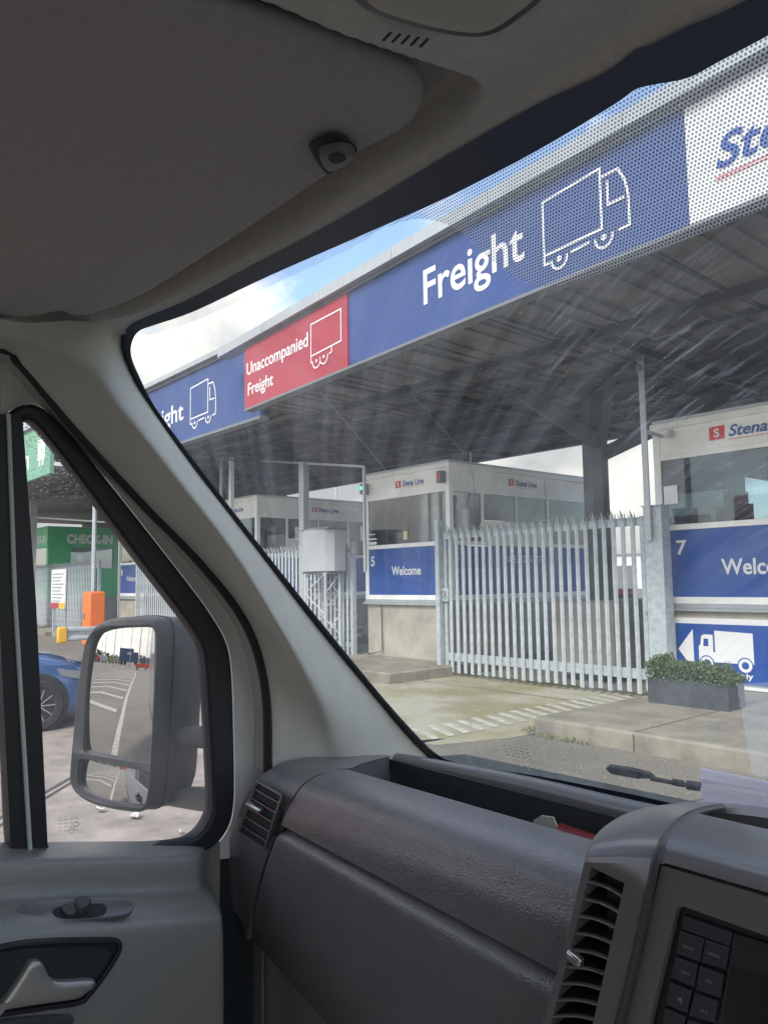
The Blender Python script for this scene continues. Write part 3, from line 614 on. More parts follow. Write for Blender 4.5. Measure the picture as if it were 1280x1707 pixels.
b.build('lorry_shape', WHITE, fo)
for cx_ in (mx_(-5.40), mx_(-4.76)):
    b = MB(); b.lathe([(.002, 0), (.052, 0)], (cx_, yy-.007, .56), (0, -1, 0), 24); b.lathe([(.09, 0), (.112, 0)], (cx_, yy-.0072, .56), (0, -1, 0), 24); b.build('wheel_gap', BLUE, fo)
    b = MB(); b.lathe([(.052, 0), (.095, 0)], (cx_, yy-.008, .56), (0, -1, 0), 24); b.build('wheel_ring', WHITE, fo)
b = MB(); letter(b, 'Freight Only', O2, X1, Z1, -5.66, -4.90, .35, .46, off=.02, lift=.006); b.build('lettering', WHITE, fo)
MB().box(-6.10, -3.9, 10.895, 10.93, .22, 1.2).build('sign_backing', WPAN, k7)
b = MB(); b.box(-6.14, -5.92, 10.915, 10.925, 2.92, 3.20); b.build('notice', WHITE, k7)
b = MB(); b.bar((-6.12, 10.9, 3.98), (-6.12, 10.45, 4.0), .04, .05); b.box(-5.98, -5.92, 10.8, 10.9, 3.94, 4.04); b.build('pole_bracket', GREYTRIM, k7)
k3 = kiosk(-18.1, 2.68, '3', 'white kiosk partly hidden by the pillar behind the grey sensor cabinet', lights=False)
k1 = kiosk(-25.45, 2.3, '1', 'white kiosk with blue welcome sign seen through the door window', lights=False)
# green check-in kiosk
k = thing('checkin_kiosk', 'green kiosk with white check-in lettering behind the palisade fence', 'kiosk', (-38, 12, .1))
MB().box(-41, -36, 10.9, 14.2, .1, 1.25).build('concrete_base', CONC, k)
MB().box(-41.05, -36+.02, 10.86, 14.2, 3.55, 4.5).build('header_panel', GREEN, k)
b = MB(); b.box(-36.25, -36, 10.9, 11.9, 1.25, 3.55); b.box(-36.25, -36, 13.9, 14.2, 1.25, 3.55); b.box(-36.2, -36.02, 11.9, 13.9, 1.25, 2.6); b.box(-41, -40.7, 10.9, 11.2, 1.25, 3.55); b.box(-40.7, -36.25, 10.92, 11.1, 1.25, 2.4); b.build('wall', GREEN, k)
MB().box(-36.2, -36.05, 11.9, 13.9, 2.6, 3.55).build('window', BWIN, k)
MB().box(-40.7, -36.25, 10.95, 11.05, 2.4, 3.55).build('window', BWIN, k)
b = MB(); letter(b, 'CHECK-IN', (-35.98, 0, 0), (0, 1, 0), (0, 0, 1), 11.7, 13.8, 3.72, 4.16, off=.05); letter(b, 'CHECK-IN', (0, 10.86, 0), (1, 0, 0), (0, 0, 1), -38.4, -36.2, 3.75, 4.1, off=.03); b.build('lettering', WHITE, k)

# ================================================================== PALISADE
PICK_H = None
def picket_mesh(mb, x, y, z0, z1, wd=.080, tilt=0):
    """W-section pale with splayed three-point head"""
    xs = [-wd/2, -wd*.28, 0, wd*.28, wd/2]; ys = [0, -.016, -.006, -.016, 0]
    bot = [Vector((x+a, y+b_, z0)) for a, b_ in zip(xs, ys)]; top = [Vector((x+a, y+b_, z1-.20)) for a, b_ in zip(xs, ys)]
    mb.grid([bot, top]); mb.grid([[p+Vector((0, .003, 0)) for p in top], [p+Vector((0, .003, 0)) for p in bot]])
    for (a, b_), dx, dz, dy in (((0, 1), -.055, -.045, -.055), ((1, 3), 0, 0, -.075), ((3, 4), .055, -.045, -.055)):
        p, q = top[a], top[b_]; mid = Vector((x+dx*.5+(xs[a]+xs[b_])/2*.6, y-.012, z1-.10+dz*.4)); tip = Vector((x+dx+(xs[a]+xs[b_])/2*.3, y+dy, z1+dz))
        w2 = (q-p)*.36; mb.add([p, q, mid+w2, tip, mid-w2], [(0, 1, 2, 3, 4)]); e = Vector((0, .003, 0)); mb.add([p+e, q+e, mid+w2+e, tip+e, mid-w2+e], [(4, 3, 2, 1, 0)])
gate = thing('palisade_gate', 'galvanised palisade gate closed across the lane between kiosks five and seven', 'gate', (-8.4, 10.6, 0))
GX0, GX1, GY = -10.56, -6.28, 10.52
pk = None; npk = 24
for i in range(npk):
    x = GX0+.20+i*(GX1-GX0-.36)/(npk-1)
    if pk is None:
        b = MB(); picket_mesh(b, x, GY-.03, .08, 2.86); pk = b.build('picket', GALV, gate, flipfix=False); px0 = x
    else:
        c = pk.copy(); COL.objects.link(c); c.location = pk.location+Vector((x-px0, 0, random.uniform(-.012, .012))); c.rotation_euler = (0, R(random.uniform(-.15, .15)), 0)
def rail(b, x0, x1, y, z, h=.11):
    b.box(x0, x1, y-.004, y+.004, z-h/2, z+h/2); b.box(x0, x1, y, y+.05, z+h/2-.006, z+h/2+.002)
b = MB(); rail(b, GX0, GX1, GY, 2.66, .13); b.build('top_rail', GALV, gate)
b = MB(); rail(b, GX0, GX1, GY, .36, .15); b.build('bottom_rail', GALV, gate)
for x in (GX0+.035, GX1-.03): MB().box(x-.035, x+.035, GY-.0, GY+.07, .12, 2.74).build('stile', GALV, gate)
b = MB(); b.box(GX0-.02, GX0+.14, GY-.05, GY-.008, 1.40, 1.66); b.build('lock', GALV, gate, bevel=.01)
b = MB(); b.tube([(GX0+.02, GY-.09, 1.58), (GX0+.1, GY-.1, 1.6), (GX0+.12, GY-.1, 1.52), (GX0+.04, GY-.09, 1.48)], .012); b.build('latch', GREYD, gate)
gp = thing('gate_post', 'thin square galvanised post at the left end of the gate', 'post', (-10.66, 10.5, 0))
MB().box(-10.70, -10.60, 10.42, 10.56, 0, 2.98).build('post_shaft', GALV, gp)
gp = thing('gate_post', 'thick galvanised box post beside kiosk seven', 'post', (-6.02, 10.5, 0))
b = MB(); b.box(-6.19, -5.90, 10.38, 10.62, 0, 2.86); b.build('post_shaft', GALV, gp, bevel=.008)
MB().box(-6.21, -5.88, 10.36, 10.64, 2.86, 2.875).build('cap_plate', GALV, gp)
b = MB()
for z in (.45, 1.3, 2.35, 2.6): b.box(-6.27, -6.19, 10.45, 10.5, z, z+.05)
b.build('hinges', GALV, gp)
tp = thing('barrier_pole', 'tall thin grey pole rising above the thick gate post', 'pole', (-6.08, 10.34, 0))
b = MB(); b.tube([(-6.07, 10.34, 2.35), (-6.07, 10.34, 4.65)], .028); b.box(-6.12, -6.03, 10.30, 10.33, 2.35, 5.75); b.build('pole_shaft', GREYTRIM, tp)
b = MB(); [b.box(-6.14, -6.06, 10.27, 10.30, z, z+.10) for z in (4.9, 5.05, 5.25)]; b.build('pole_clamps', GREYD, tp)
def fence(x0, x1, y, label, z0=.15, z1=2.75, step=.155):
    f = thing('palisade_fence', label, 'fence', ((x0+x1)/2, y, 0), group='palisade fences between the kiosks')
    n = int((x1-x0)/step); first = None
    for i in range(n):
        x = x0+.1+i*step
        if first is None: b = MB(); picket_mesh(b, x, y-.03, z0, z1); first = b.build('picket', GALV, f, flipfix=False); fx0 = x
        else: c = first.copy(); COL.objects.link(c); c.location = first.location+Vector((x-fx0, 0, random.uniform(-.02, .02)))
    b = MB(); rail(b, x0, x1, y, 2.5, .1); b.build('top_rail', GALV, f)
    b = MB(); rail(b, x0, x1, y, .42, .1); b.build('bottom_rail', GALV, f)
    for x in (x0, x1): MB().box(x-.05, x+.05, y, y+.1, 0, 2.7).build('post', GALV, f)
    return f
fence(-17.9, -13.5, 10.55, 'palisade fence behind the grey sensor cabinet left of kiosk five')
fence(-25.2, -20.9, 10.5, 'palisade fence behind the wing mirror right of the small welcome kiosk')
fence(-37.5, -28.2, 10.3, 'palisade fence in front of the green check-in kiosk', step=.17)

# ================================================================== PLANTER
pl = thing('planter', 'dark rectangular planter with clipped box hedge on the island before kiosk seven', 'planter', (-4.9, 9.3, .2))
PLM = mat('planter_grey', (.055, .062, .072), .5, var=.15, vs=5)
PX0, PX1, PY0, PY1 = -5.48, -4.43, 9.12, 9.55
b = MB(); t_ = .03
for bx in ((PX0, PX1, PY0, PY0+t_), (PX0, PX1, PY1-t_, PY1), (PX0, PX0+t_, PY0+t_, PY1-t_), (PX1-t_, PX1, PY0+t_, PY1-t_)): b.box(*bx, .2, .52)
b.box(PX0+t_, PX1-t_, PY0+t_, PY1-t_, .2, .46)
b.build('trough', PLM, pl)
LEAF = mat('hedge_leaf', (.045, .085, .035), .55, col2=(.14, .20, .08), vs=25, cmin=.35, cmax=.65)
def leaves(name, m, n, fn, sz, parent=None):
    b = MB(); rnd = random.Random(5)
    for _ in range(n):
        p = Vector(fn(rnd)); a = Vector((rnd.gauss(0, 1), rnd.gauss(0, 1), rnd.gauss(0, 1)+.4)).normalized(); u = a.orthogonal().normalized()
        u.rotate(Matrix.Rotation(rnd.random()*6.28, 3, a)); v = a.cross(u); s = sz*rnd.uniform(.6, 1.3)
        b.add([p-u*s, p+v*s*.45, p+u*s, p-v*s*.45], [(0, 1, 2, 3)])
    return b.build(name, m, parent, flipfix=False)
def hedge_pt(r):
    x = r.uniform(PX0-.03, PX1+.03); y = r.uniform(PY0-.03, PY1+.02)
    top = .69+.035*math.sin(x*23)+.03*math.sin(x*41+1)+(-.05 if x > -4.6 else 0)+(.06 if x < -5.25 else 0)+r.gauss(0, .012)
    z = .5+(top-.5)*(1-r.random()**2.2*.9) if r.random() < .6 else r.uniform(.48, top)
    if abs(x-(PX0+PX1)/2) > .5 and z > top-.05: z -= .05
    return (x, y, z)
leaves('hedge', LEAF, 15000, hedge_pt, .016, pl)
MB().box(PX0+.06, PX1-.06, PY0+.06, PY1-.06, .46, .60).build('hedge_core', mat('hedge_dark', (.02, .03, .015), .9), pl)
# shrub by the far kiosk
def shrub_pt(r):
    a = r.uniform(0, 6.28); q = r.random()**.5; h = r.random(); return (-24.7+.75*q*math.cos(a)*(1-.3*h), 9.6+.4*q*math.sin(a), .2+h*.55*(1-.4*q*q))
sh_ = leaves('shrub', LEAF, 2600, shrub_pt, .035); tag(sh_, 'low green shrub beside the small welcome kiosk', 'shrub')

# ================================================================== STREET FURNITURE
sc_ = thing('sensor_cabinet', 'pale grey faceted cabinet on a lattice mast left of kiosk five', 'cabinet', (-13.97, 10.2, 0))
b = MB(); cx0, cy0 = -13.97, 10.1
prof = [(-.54, .25), (-.54, -.08), (-.42, -.24), (.0, -.28), (.40, -.22), (.54, -.06), (.54, .25)]
CABG = mat('cabinet_grey', (.36, .37, .39), .5, var=.05, vs=2); MASTG = mat('mast_grey', (.48, .49, .50), .5)
b.prism([Vector((cx0+a, cy0+c, 2.04)) for a, c in prof], (0, 0, .92)); b.build('housing', CABG, sc_, bevel=.01)
MB().box(cx0-.56, cx0+.56, cy0-.25, cy0+.28, 2.965, 3.0).build('lid', GREYD, sc_)
MB().box(cx0-.50, cx0+.45, cy0-.2, cy0+.2, 1.98, 2.035).build('base_plate', GREYD, sc_)
b = MB(); cc = [(cx0-.38, cy0-.2), (cx0+.38, cy0-.2), (cx0+.38, cy0+.2), (cx0-.38, cy0+.2)]
for x, y in cc: b.tube([(x, y, .1), (x, y, 2.0)], .026)
b.build('mast_leg', MASTG, sc_)
b = MB()
for i in range(4):
    a, c = cc[i], cc[(i+1) % 4]
    for j in range(4):
        z = .2+j*.45; p, q = (a, c) if j % 2 else (c, a); b.tube([(p[0], p[1], z), (q[0], q[1], z+.45)], .014, 6)
b.build('lattice', MASTG, sc_)
hf = thing('height_frame', 'thin grey goalpost height frame in front of the second kiosk', 'height frame', (-15.4, 10, 0))
zt = lambda x: 5.02+(x+15.3)*-.0
b = MB(); b.bar((-19.0, 11.2, 5.3), (-12.33, 10.0, 4.20), .05, .05); b.build('crossbar', GREYTRIM, hf)
b = MB(); b.box(-15.42, -15.22, 10.46, 10.62, 0, 4.72); b.build('post_shaft', GREYTRIM, hf)
b = MB(); b.box(-12.36, -12.31, 9.98, 10.03, 2.0, 4.2); b.build('drop_bar', GREYTRIM, hf)
sp_ = thing('signal_pole', 'tall pole with small camera heads left of the height frame', 'pole', (-18.6, 10.4, 0), group='tall poles before the blue canopy')
b = MB(); b.box(-18.66, -18.54, 10.35, 10.45, 0, 7.1); b.build('pole_shaft', WPAN, sp_)
b = MB(); b.box(-18.5, -18.22, 10.2, 10.45, 6.15, 6.65); b.box(-18.5, -18.28, 10.2, 10.45, 5.75, 6.05); b.lathe([(0, .1), (.16, 0), (0, 0)], (-18.35, 10.3, 6.68), (0, 0, 1), 12); b.build('camera_head', GREYD, sp_)
sp_ = thing('signal_pole', 'plain thin grey pole beside the pole with camera heads', 'pole', (-19.2, 10.5, 0), group='tall poles before the blue canopy')
b = MB(); b.tube([(-19.17, 10.4, 0), (-19.17, 10.4, 7.1)], .05); b.build('pole_shaft', GREYTRIM, sp_)
b = MB(); b.box(-19.28, -19.2, 10.3, 10.4, 5.7, 6.1); b.build('junction_box', GREYTRIM, sp_)
# guard rail
gr = thing('guard_rail', 'corrugated steel guard rail with a yellow end behind the wing mirror', 'guard rail', (-18.8, 8, 0))
prof = [(.0, .82), (.05, .79), (.05, .74), (.0, .70), (0, .62), (.05, .58), (.05, .53), (.0, .50)]
b = MB(); b.grid([[Vector((-18.8+a, y, z)) for a, z in prof] for y in (6.15, 12)]); b.grid([[Vector((-18.81+a, y, z)) for a, z in prof] for y in (6.15, 12)]); b.build('rail', GALV, gr, flipfix=False, smooth=True)
for y in (6.8, 8.4, 10): MB().box(-18.95, -18.83, y, y+.12, 0, .75).build('post', GALV, gr)
b = MB(); b.box(-18.83, -18.72, 5.93, 6.16, .46, .84); b.build('end_cap', YEL, gr, bevel=.04)
gr2 = thing('guard_rail', 'second low guard rail seen between the mirror and the window edge', 'guard rail', (-15.5, 8, 0))
b = MB(); b.grid([[Vector((-15.6+a, y, z-.16)) for a, z in prof] for y in (7.7, 12.5)]); b.grid([[Vector((-15.61+a, y, z-.16)) for a, z in prof] for y in (7.7, 12.5)]); b.build('rail', GALV, gr2, flipfix=False, smooth=True)
for y in (8.2, 10): MB().box(-15.75, -15.63, y, y+.12, 0, .6).build('post', GALV, gr2)
# orange cabinet
oc = thing('orange_cabinet', 'bright orange cabinet standing behind the yellow ended guard rail', 'cabinet', (-23.4, 8.5, 0))
pc = at(154, 1000, Y=8.4); w_ = .30
b = MB(); b.box(pc.x-w_, pc.x+w_, 8.2, 8.7, 0, 1.62); b.build('housing', ORANGE, oc, bevel=.06)
b = MB(); b.box(pc.x-.16, pc.x-.02, 8.18, 8.2, .80, .98); b.build('vent_plate', GREYD, oc)
# tariff sign
ts = thing('notice_board', 'small white notice board with red foot on posts before the green kiosk', 'sign', (-30, 9.5, 0))
a_, c_ = at(87, 950, Y=9.0), at(109, 1015, Y=9.0)
MB().box(a_.x, c_.x, 8.98, 9.02, c_.z, a_.z).build('panel', WSIGN, ts)
MB().box(a_.x, a_.x*.4+c_.x*.6, 8.965, 8.978, c_.z, c_.z+.2).build('red_strip', RED, ts); MB().box(a_.x*.4+c_.x*.6+.01, c_.x, 8.965, 8.978, c_.z, c_.z+.2).build('yellow_strip', YEL, ts)
b = MB()
for i in range(9): b.box(a_.x+.15, c_.x-.2-.15*(i % 3), 8.97, 8.978, a_.z-.18-i*.12, a_.z-.145-i*.12)
b.build('printed_lines', mat('print_grey', (.3, .3, .32), .6), ts)
b = MB(); [b.box(x, x+.08, 9.02, 9.08, 0, a_.z) for x in (a_.x+.1, c_.x-.18)]; b.build('posts', GALV, ts)
# lamp pole in front of check-in
lp = thing('lamp_pole', 'thin grey pole in front of the check-in lettering', 'pole', (-27, 8.5, 0))
pb = at(157, 900, Y=8.6)
b = MB(); b.tube([(pb.x, 8.6, 0), (pb.x, 8.6, 6.2)], .07); b.bar((pb.x-.35, 8.6, 5.0), (pb.x+.35, 8.6, 5.0), .05, .05); b.build('pole_shaft', GALV, lp)
# wires of second frame behind dusty glass
hf = thing('height_frame', 'thin rectangular height frame before the green kiosk', 'height frame', (-28, 9, 0))
q1, q2, q3 = at(52, 862, Y=9.4), at(200, 872, Y=9.4), at(48, 820, Y=9.4)
b = MB(); b.bar(q1, q2, .05, .05); b.build('crossbar', GREYTRIM, hf); b = MB(); b.bar(q2, (q2.x, q2.y, 0), .05, .05, up=(0, 1, 0)); b.build('post_shaft', GREYTRIM, hf)
b = MB(); b.bar((q1.x, q1.y, 0), (q1.x, q1.y, 5.2), .25, .25, up=(0, 1, 0)); b.build('post_shaft', GREYTRIM, hf)
# bollard and barrier seen beyond the gate
bo = thing('bollard', 'orange topped grey bollard on the lane beyond the gate', 'bollard', (-8.6, 14.4, 0))
q = at(1042, 1010, X=-8.3); 
b = MB(); b.tube([(q.x, q.y, 0), (q.x, q.y, 1.5)], .16, 16); b.build('bollard_body', STEELD, bo, smooth=True)
b = MB(); b.tube([(q.x, q.y, 1.5), (q.x, q.y, 1.60)], .17, 16); b.build('bollard_cap', ORANGE, bo)
# far hedge line and fence, distant port
FARL = mat('far_foliage', (.06, .09, .05), .8, col2=(.10, .12, .08), vs=.6)
for i, (x, y, wdt, h) in enumerate([(-95, 150, 60, 6), (-180, 170, 80, 7), (-30, 180, 60, 5), (-260, 140, 90, 8), (-240, 60, 70, 7), (20, 170, 60, 6)]):
    def fp(r, x=x, y=y, wdt=wdt, h=h):
        a = r.uniform(-1, 1); q = r.random(); return (x+a*wdt*.5, y+r.uniform(-4, 4), q*h*(.65+.35*math.sin(a*9+x)*math.sin(a*4)))
    o = leaves('treeline', FARL, 1500, fp, 1.2); o['kind'] = 'stuff'; o['label'] = 'distant band of trees beyond the port'
bl = thing('warehouse', 'pale far off warehouse beyond the gate', 'building', (-75, 120, 0))
MB().box(-85, -62, 120, 130, 0, 6).build('wall', WSIGN, bl); MB().box(-85.5, -61.5, 119.5, 130.5, 6, 6.6).build('roof', GREYTRIM, bl)
b = MB(); [b.box(x, x+3, 119.9, 120, 0, 4) for x in (-83, -77, -71, -65.5)]; b.build('loading_doors', GREYD, bl)
lf = thing('lighting_mast', 'slim lighting mast rising behind the kiosk roofs', 'lamp', (-25, 20, 0))
q = at(560, 800, Y=22)
b = MB(); b.tube([(q.x, 22, 0), (q.x, 22, 12)], [.1, .05]); b.build('pole_shaft', GALV, lf); b = MB(); b.box(q.x-.6, q.x+.6, 21.8, 22.2, 12, 12.15); b.build('lamp_head', GREYD, lf)
# ================================================================== BLUE CAR
CARP = mat('car_blue', (.05, .125, .30), .22, metal=.35, coat=1.0, spec=.6)
TYRE = mat('tyre', (.02, .02, .02), .8)
def car(loc, label, paint=CARP):
    c = thing('parked_car', label, 'car', loc); ox, oy, oz = loc
    def T(p): return Vector((ox+p[0], oy+p[1], oz+p[2]))
    # stations along y: (y, half width at belt, bottom z, shoulder z, top z, half width top)
    st = [(-2.05, .70, .35, .75, .95, .55), (-1.98, .80, .25, .85, 1.08, .60), (-1.6, .86, .20, .92, 1.38, .58), (-1.0, .88, .18, .93, 1.46, .60), (0, .89, .18, .92, 1.47, .60),
          (.55, .89, .18, .92, 1.36, .60), (1.15, .89, .18, .90, .98, .66), (1.6, .87, .18, .84, .90, .60), (1.95, .80, .20, .72, .79, .50), (2.08, .68, .25, .58, .66, .40), (2.12, .50, .32, .45, .52, .30)]
    rows = []
    for y, w, zb, zs, zt, wt in st:
        half = [(w*.90, zb), (w*.985, zb+.10), (w, (zb+zs)/2), (w*.985, zs-.06), (w*.93, zs), (wt+.04, zt-.05), (wt*.85, zt-.008), (wt*.4, zt+.012), (0, zt+.016)]
        rows.append([T((a, y, z)) for a, z in half]+[T((-a, y, z)) for a, z in reversed(half[:-1])])
    b = MB(); b.grid(rows); b.fill(rows[0]); b.fill(rows[-1]); b.build('body', paint, c, smooth=True, auto=50)
    b = MB()
    for s in (1, -1):
        b.prism([T((s*.80, y, z)) for y, z in ((-1.45, .97), (.95, .96), (.40, 1.34), (-1.2, 1.38))], (s*.055, 0, 0))
    b.build('window', BLACKG, c)
    b = MB(); b.add([T(p) for p in ((-.70, 1.10, 1.01), (.70, 1.10, 1.01), (.60, .56, 1.385), (-.60, .56, 1.385))], [(0, 1, 2, 3)]); b.build('windscreen', BLACKG, c)
    for s in (1, -1):
        o_ = [(.78, 1.52, .74), (.86, 1.60, .62), (.78, 1.98, .52), (.66, 2.05, .60), (.62, 1.98, .68)]
        o_ = [(.872, 1.50, .76), (.885, 1.56, .66), (.82, 1.93, .57), (.74, 2.045, .585), (.70, 2.03, .66), (.80, 1.80, .745)]
        b = MB(); q = [T((s*a*1.005, y, z)) for a, y, z in o_]; q2 = [p+Vector((-s*.05, -.03, 0)) for p in q]; b.grid([q, q2], closed=True)
        ce = sum(q, Vector())/6; b.add(q+[ce+Vector((s*.02, .02, 0))], [(i, (i+1) % 6, 6) for i in range(6)])
        hl = b.build('headlight', mat('headlight_lens', (.22, .24, .26), .08, coat=1, spec=.8), c, smooth=True)
        b = MB(); b.lathe([(0, .0), (.05, .0), (.055, .02), (.06, -.02)], T((s*.83, 1.93, .64)), (s*.6, .8, .1), 16); b.build('lamp', CHROME, hl)
        for y in (1.27, -1.28):
            b = MB(); b.lathe([(.0, .0), (.37, .0), (.385, -.06)], T((s*.893, y, .34)), (s, 0, 0), 28); b.build('wheel_arch', BLACK, c)
            wh = thing('wheel', None, None); wh.parent = c; wh.location = (s*.80, y, .32)
            wc = T((s*.80, y, .32))
            b = MB(); b.lathe([(.20, .09), (.24, .115), (.29, .118), (.315, .09), (.32, 0), (.31, -.09)], wc, (s, 0, 0), 36); b.build('tyre', TYRE, wh, smooth=True)
            b = MB(); b.lathe([(.205, .10), (.20, .07), (.19, .055)], wc, (s, 0, 0), 30); b.lathe([(0, .10), (.045, .098), (.05, .07)], wc, (s, 0, 0), 16)
            for k in range(10):
                a = k*math.pi/5; u = Vector((0, math.cos(a), math.sin(a))); b.bar(wc+Vector((s*.088, 0, 0))+u*.03, wc+Vector((s*.09, 0, 0))+u*.20, .012, .026, up=(s, 0, 0))
            b.build('rim', mat('alloy', (.5, .5, .52), .3, metal=.8), wh)
    b = MB(); b.box(ox-.40, ox+.40, oy+2.09, oy+2.135, oz+.34, oz+.44); b.build('grille', BLACK, c)
    b = MB(); b.box(ox-.26, ox+.26, oy+2.125, oy+2.14, oz+.46, oz+.56); b.build('number_plate', WSIGN, c)
    return c
q = at(63, 1222, Z=0)
car((q.x-.90, q.y-1.27, 0), 'dark blue hatchback in the next lane beside the wing mirror')
# ================================================================== VEHICLES BEHIND
VRED = mat('van_red', (.55, .045, .035), .3, coat=.6); VWHT = mat('van_white', (.7, .7, .7), .35, coat=.4)
t_ = thing('removal_van', 'red and white removal van waiting in the next lane, seen mirrored in kiosk glass', 'van', (-9.7, -4, 0))
x0, x1, yf = -11.0, -8.3, -1.7
b = MB(); b.box(x0, x1, yf-6, yf-1.0, .9, 4.3); b.box(x0, x1, yf-1.0, yf, 2.95, 4.3); b.build('box_body', VRED, t_, bevel=.12)
b = MB(); b.prism([(x0+.2, yf-1.0, .4), (x0+.2, yf+.7, .4), (x0+.2, yf+.75, 1.15), (x0+.2, yf+.25, 1.35), (x0+.2, yf-.35, 2.3), (x0+.2, yf-.5, 2.9), (x0+.2, yf-1.0, 2.9)], (x1-x0-.4, 0, 0)); b.build('cab', VWHT, t_, bevel=.06)
b = MB(); b.add([(x0+.32, yf+.20, 1.44), (x1-.32, yf+.20, 1.44), (x1-.4, yf-.34, 2.33), (x0+.4, yf-.34, 2.33)], [(0, 1, 2, 3)]); b.build('windscreen', BLACKG, t_)
b = MB(); letter(b, 'East Sussex', (x1, yf+.003, 0), (-1, 0, 0), (0, 0, 1), .35, 2.4, 3.72, 4.02, off=.02, lift=.01); letter(b, 'Man & Van', (x1, yf+.003, 0), (-1, 0, 0), (0, 0, 1), .7, 2.1, 3.32, 3.58, off=.02, lift=.01); b.build('lettering', VWHT, t_)
b = MB()
for x in (x0+.35, x1-.35):
    for y in (yf-.1, yf-4.6): b.lathe([(0, .14), (.37, .12), (.37, -.12), (0, -.14)], (x, y, .37), (1, 0, 0), 24)
b.build('wheels', TYRE, t_, smooth=True)
t_ = thing('lorry', 'blue curtain sided lorry parked across the far end of the yard in the mirror', 'lorry', (-7.4, -80, 0))
LB = mat('lorry_blue', (.045, .075, .17), .5, var=.1, vs=.5)
MB().box(-10.3, -5.3, -82, -79.5, 1.0, 4.6).build('box_body', LB, t_, bevel=.05); MB().box(-5.2, -3.6, -82, -79.6, .6, 3.6).build('cab', LB, t_, bevel=.15)
MB().box(-7.5, -6.0, -79.49, -79.47, 2.9, 3.5).build('side_mark', WSIGN, t_)
b = MB(); [b.lathe([(0, .15), (.5, .15), (.5, -.15)], (x, -79.6, .5), (0, 1, 0), 20) for x in (-9.4, -8.2, -4.3)]; b.build('wheels', TYRE, t_)
t_ = thing('water_barrier', 'long orange plastic barrier lying behind the van, seen in the mirror', 'barrier', (-1, -45, 0))
b = MB(); b.box(-3.1, 1.1, -45.2, -44.8, .35, 1.0); b.build('barrier_body', mat('barrier_orange', (.8, .08, .03), .5), t_, bevel=.08); b = MB(); [b.box(x, x+.25, -45.3, -44.7, 0, .36) for x in (-2.9, -1.1, .7)]; b.build('feet', BLACK, t_)
rr = random.Random(11)
for i, (x, y, h) in enumerate([(-2.5, -48, 14), (-5.2, -60, 13), (-8.6, -52, 12), (-14, -70, 13), (-17, -60, 12), (-.6, -70, 15), (-11.6, -95, 14), (-20, -95, 14)]):
    t_ = thing('lighting_mast', 'slim grey lighting mast of the yard behind the van', 'lamp', (x, y, 0), group='lighting masts behind the van')
    MB().tube([(x, y, 0), (x, y, h)], [.10, .05]).build('pole_shaft', GALV, t_); MB().box(x-.7, x+.7, y-.15, y+.15, h, h+.12).build('lamp_head', GREYD, t_)
for i, (x, c) in enumerate([(-27, (.5, .5, .5)), (-24, (.4, .3, .05)), (-21, (.45, .05, .05)), (-18, (.5, .5, .52)), (-15, (.35, .36, .1)), (-1.8, (.1, .15, .12)), (.8, (.3, .12, .1)), (-30, (.45, .05, .04)), (-12.2, (.5, .45, .2))]):
    t_ = thing('far_van', 'small far van parked along the yard fence behind', 'van', (x, -92, 0), group='vans parked along the yard fence')
    MB().prism([(x-1.1, -93, .3), (x+1.1, -93, .3), (x+1.15, -93, 1.2), (x+.8, -93, 2.2), (x-1.15, -93, 2.3)], (0, 2, 0)).build('body', mat('far_paint%d' % i, c, .4), t_, bevel=.08)
    b = MB(); [b.lathe([(0, .1), (.33, .1), (.33, -.1)], (x+a, -91, .33), (0, 1, 0), 14) for a in (-.65, .65)]; b.build('wheels', TYRE, t_)
for x, y, wdt, h in [(-10, -150, 120, 6), (-80, -140, 90, 7), (40, -150, 60, 6)]:
    def fp(r, x=x, y=y, wdt=wdt, h=h):
        a = r.uniform(-1, 1); q = r.random(); return (x+a*wdt*.5, y+r.uniform(-4, 4), q*h*(.65+.35*math.sin(a*9+x)*math.sin(a*4)))
    o = leaves('treeline', FARL, 1500, fp, 1.3); o['kind'] = 'stuff'; o['label'] = 'distant band of trees behind the van'
# rear lane markings (true positions on the ground)
mk = MB()
def ln(pts, wd, z=.009):
    strokes(mk, [pts], (0, 0, 0), (1, 0, 0), (0, 1, 0), wd, lift=z)
ln([(-2.13, 2.0), (-2.19, -3.6), (-2.25, -7), (-2.36, -11), (-2.44, -18), (-2.46, -26), (-2.6, -33), (-3.3, -39), (-4.2, -41.5), (-5.3, -42), (-6.4, -41), (-6.85, -36), (-6.9, -24), (-6.5, -17), (-6.4, -9)], .14)
for k in range(11):
    y = -8.3-k*3.05; wd = .55
    mk.add([(-2.55, y, .010), (-4.15, y-1.9, .010), (-6.25, y-.3, .010), (-6.25, y-.3+wd, .010), (-4.15, y-1.9+wd*1.1, .010), (-2.55, y+wd, .010)], [(0, 1, 4, 5), (1, 2, 3, 4)])
for k in range(6): mk.add([(2.0, -6-k*3, .010), (3.2, -6.8-k*3, .010), (3.2, -6.5-k*3, .010), (2.0, -5.7-k*3, .010)], [(0, 1, 2, 3)])
struct(mk.build('road_markings', LINE, flipfix=False), 'white lane line and chevron hatching painted behind the van')
struct(MB().add([(-18.5, -3.2, .005), (-3.6, -3.2, .005), (-3.2, 2.2, .005), (-5.8, 4.6, .005), (-12, 8.5, .005), (-18.5, 8.5, .005)], [(0, 1, 2, 3, 4, 5)]).build('lane_surface', PADW), 'worn pinkish concrete of the next lane')
struct(MB().add([(-5.5, -1.5, .008), (-2.3, 1.2, .008), (-3.2, 2.6, .008), (-9.5, -.5, .008)], [(0, 1, 2, 3)]).build('trench_cover', mat('trench_patch', (.27, .205, .165), .85, var=.2, vs=4)), 'reddish repair strip across the lane')
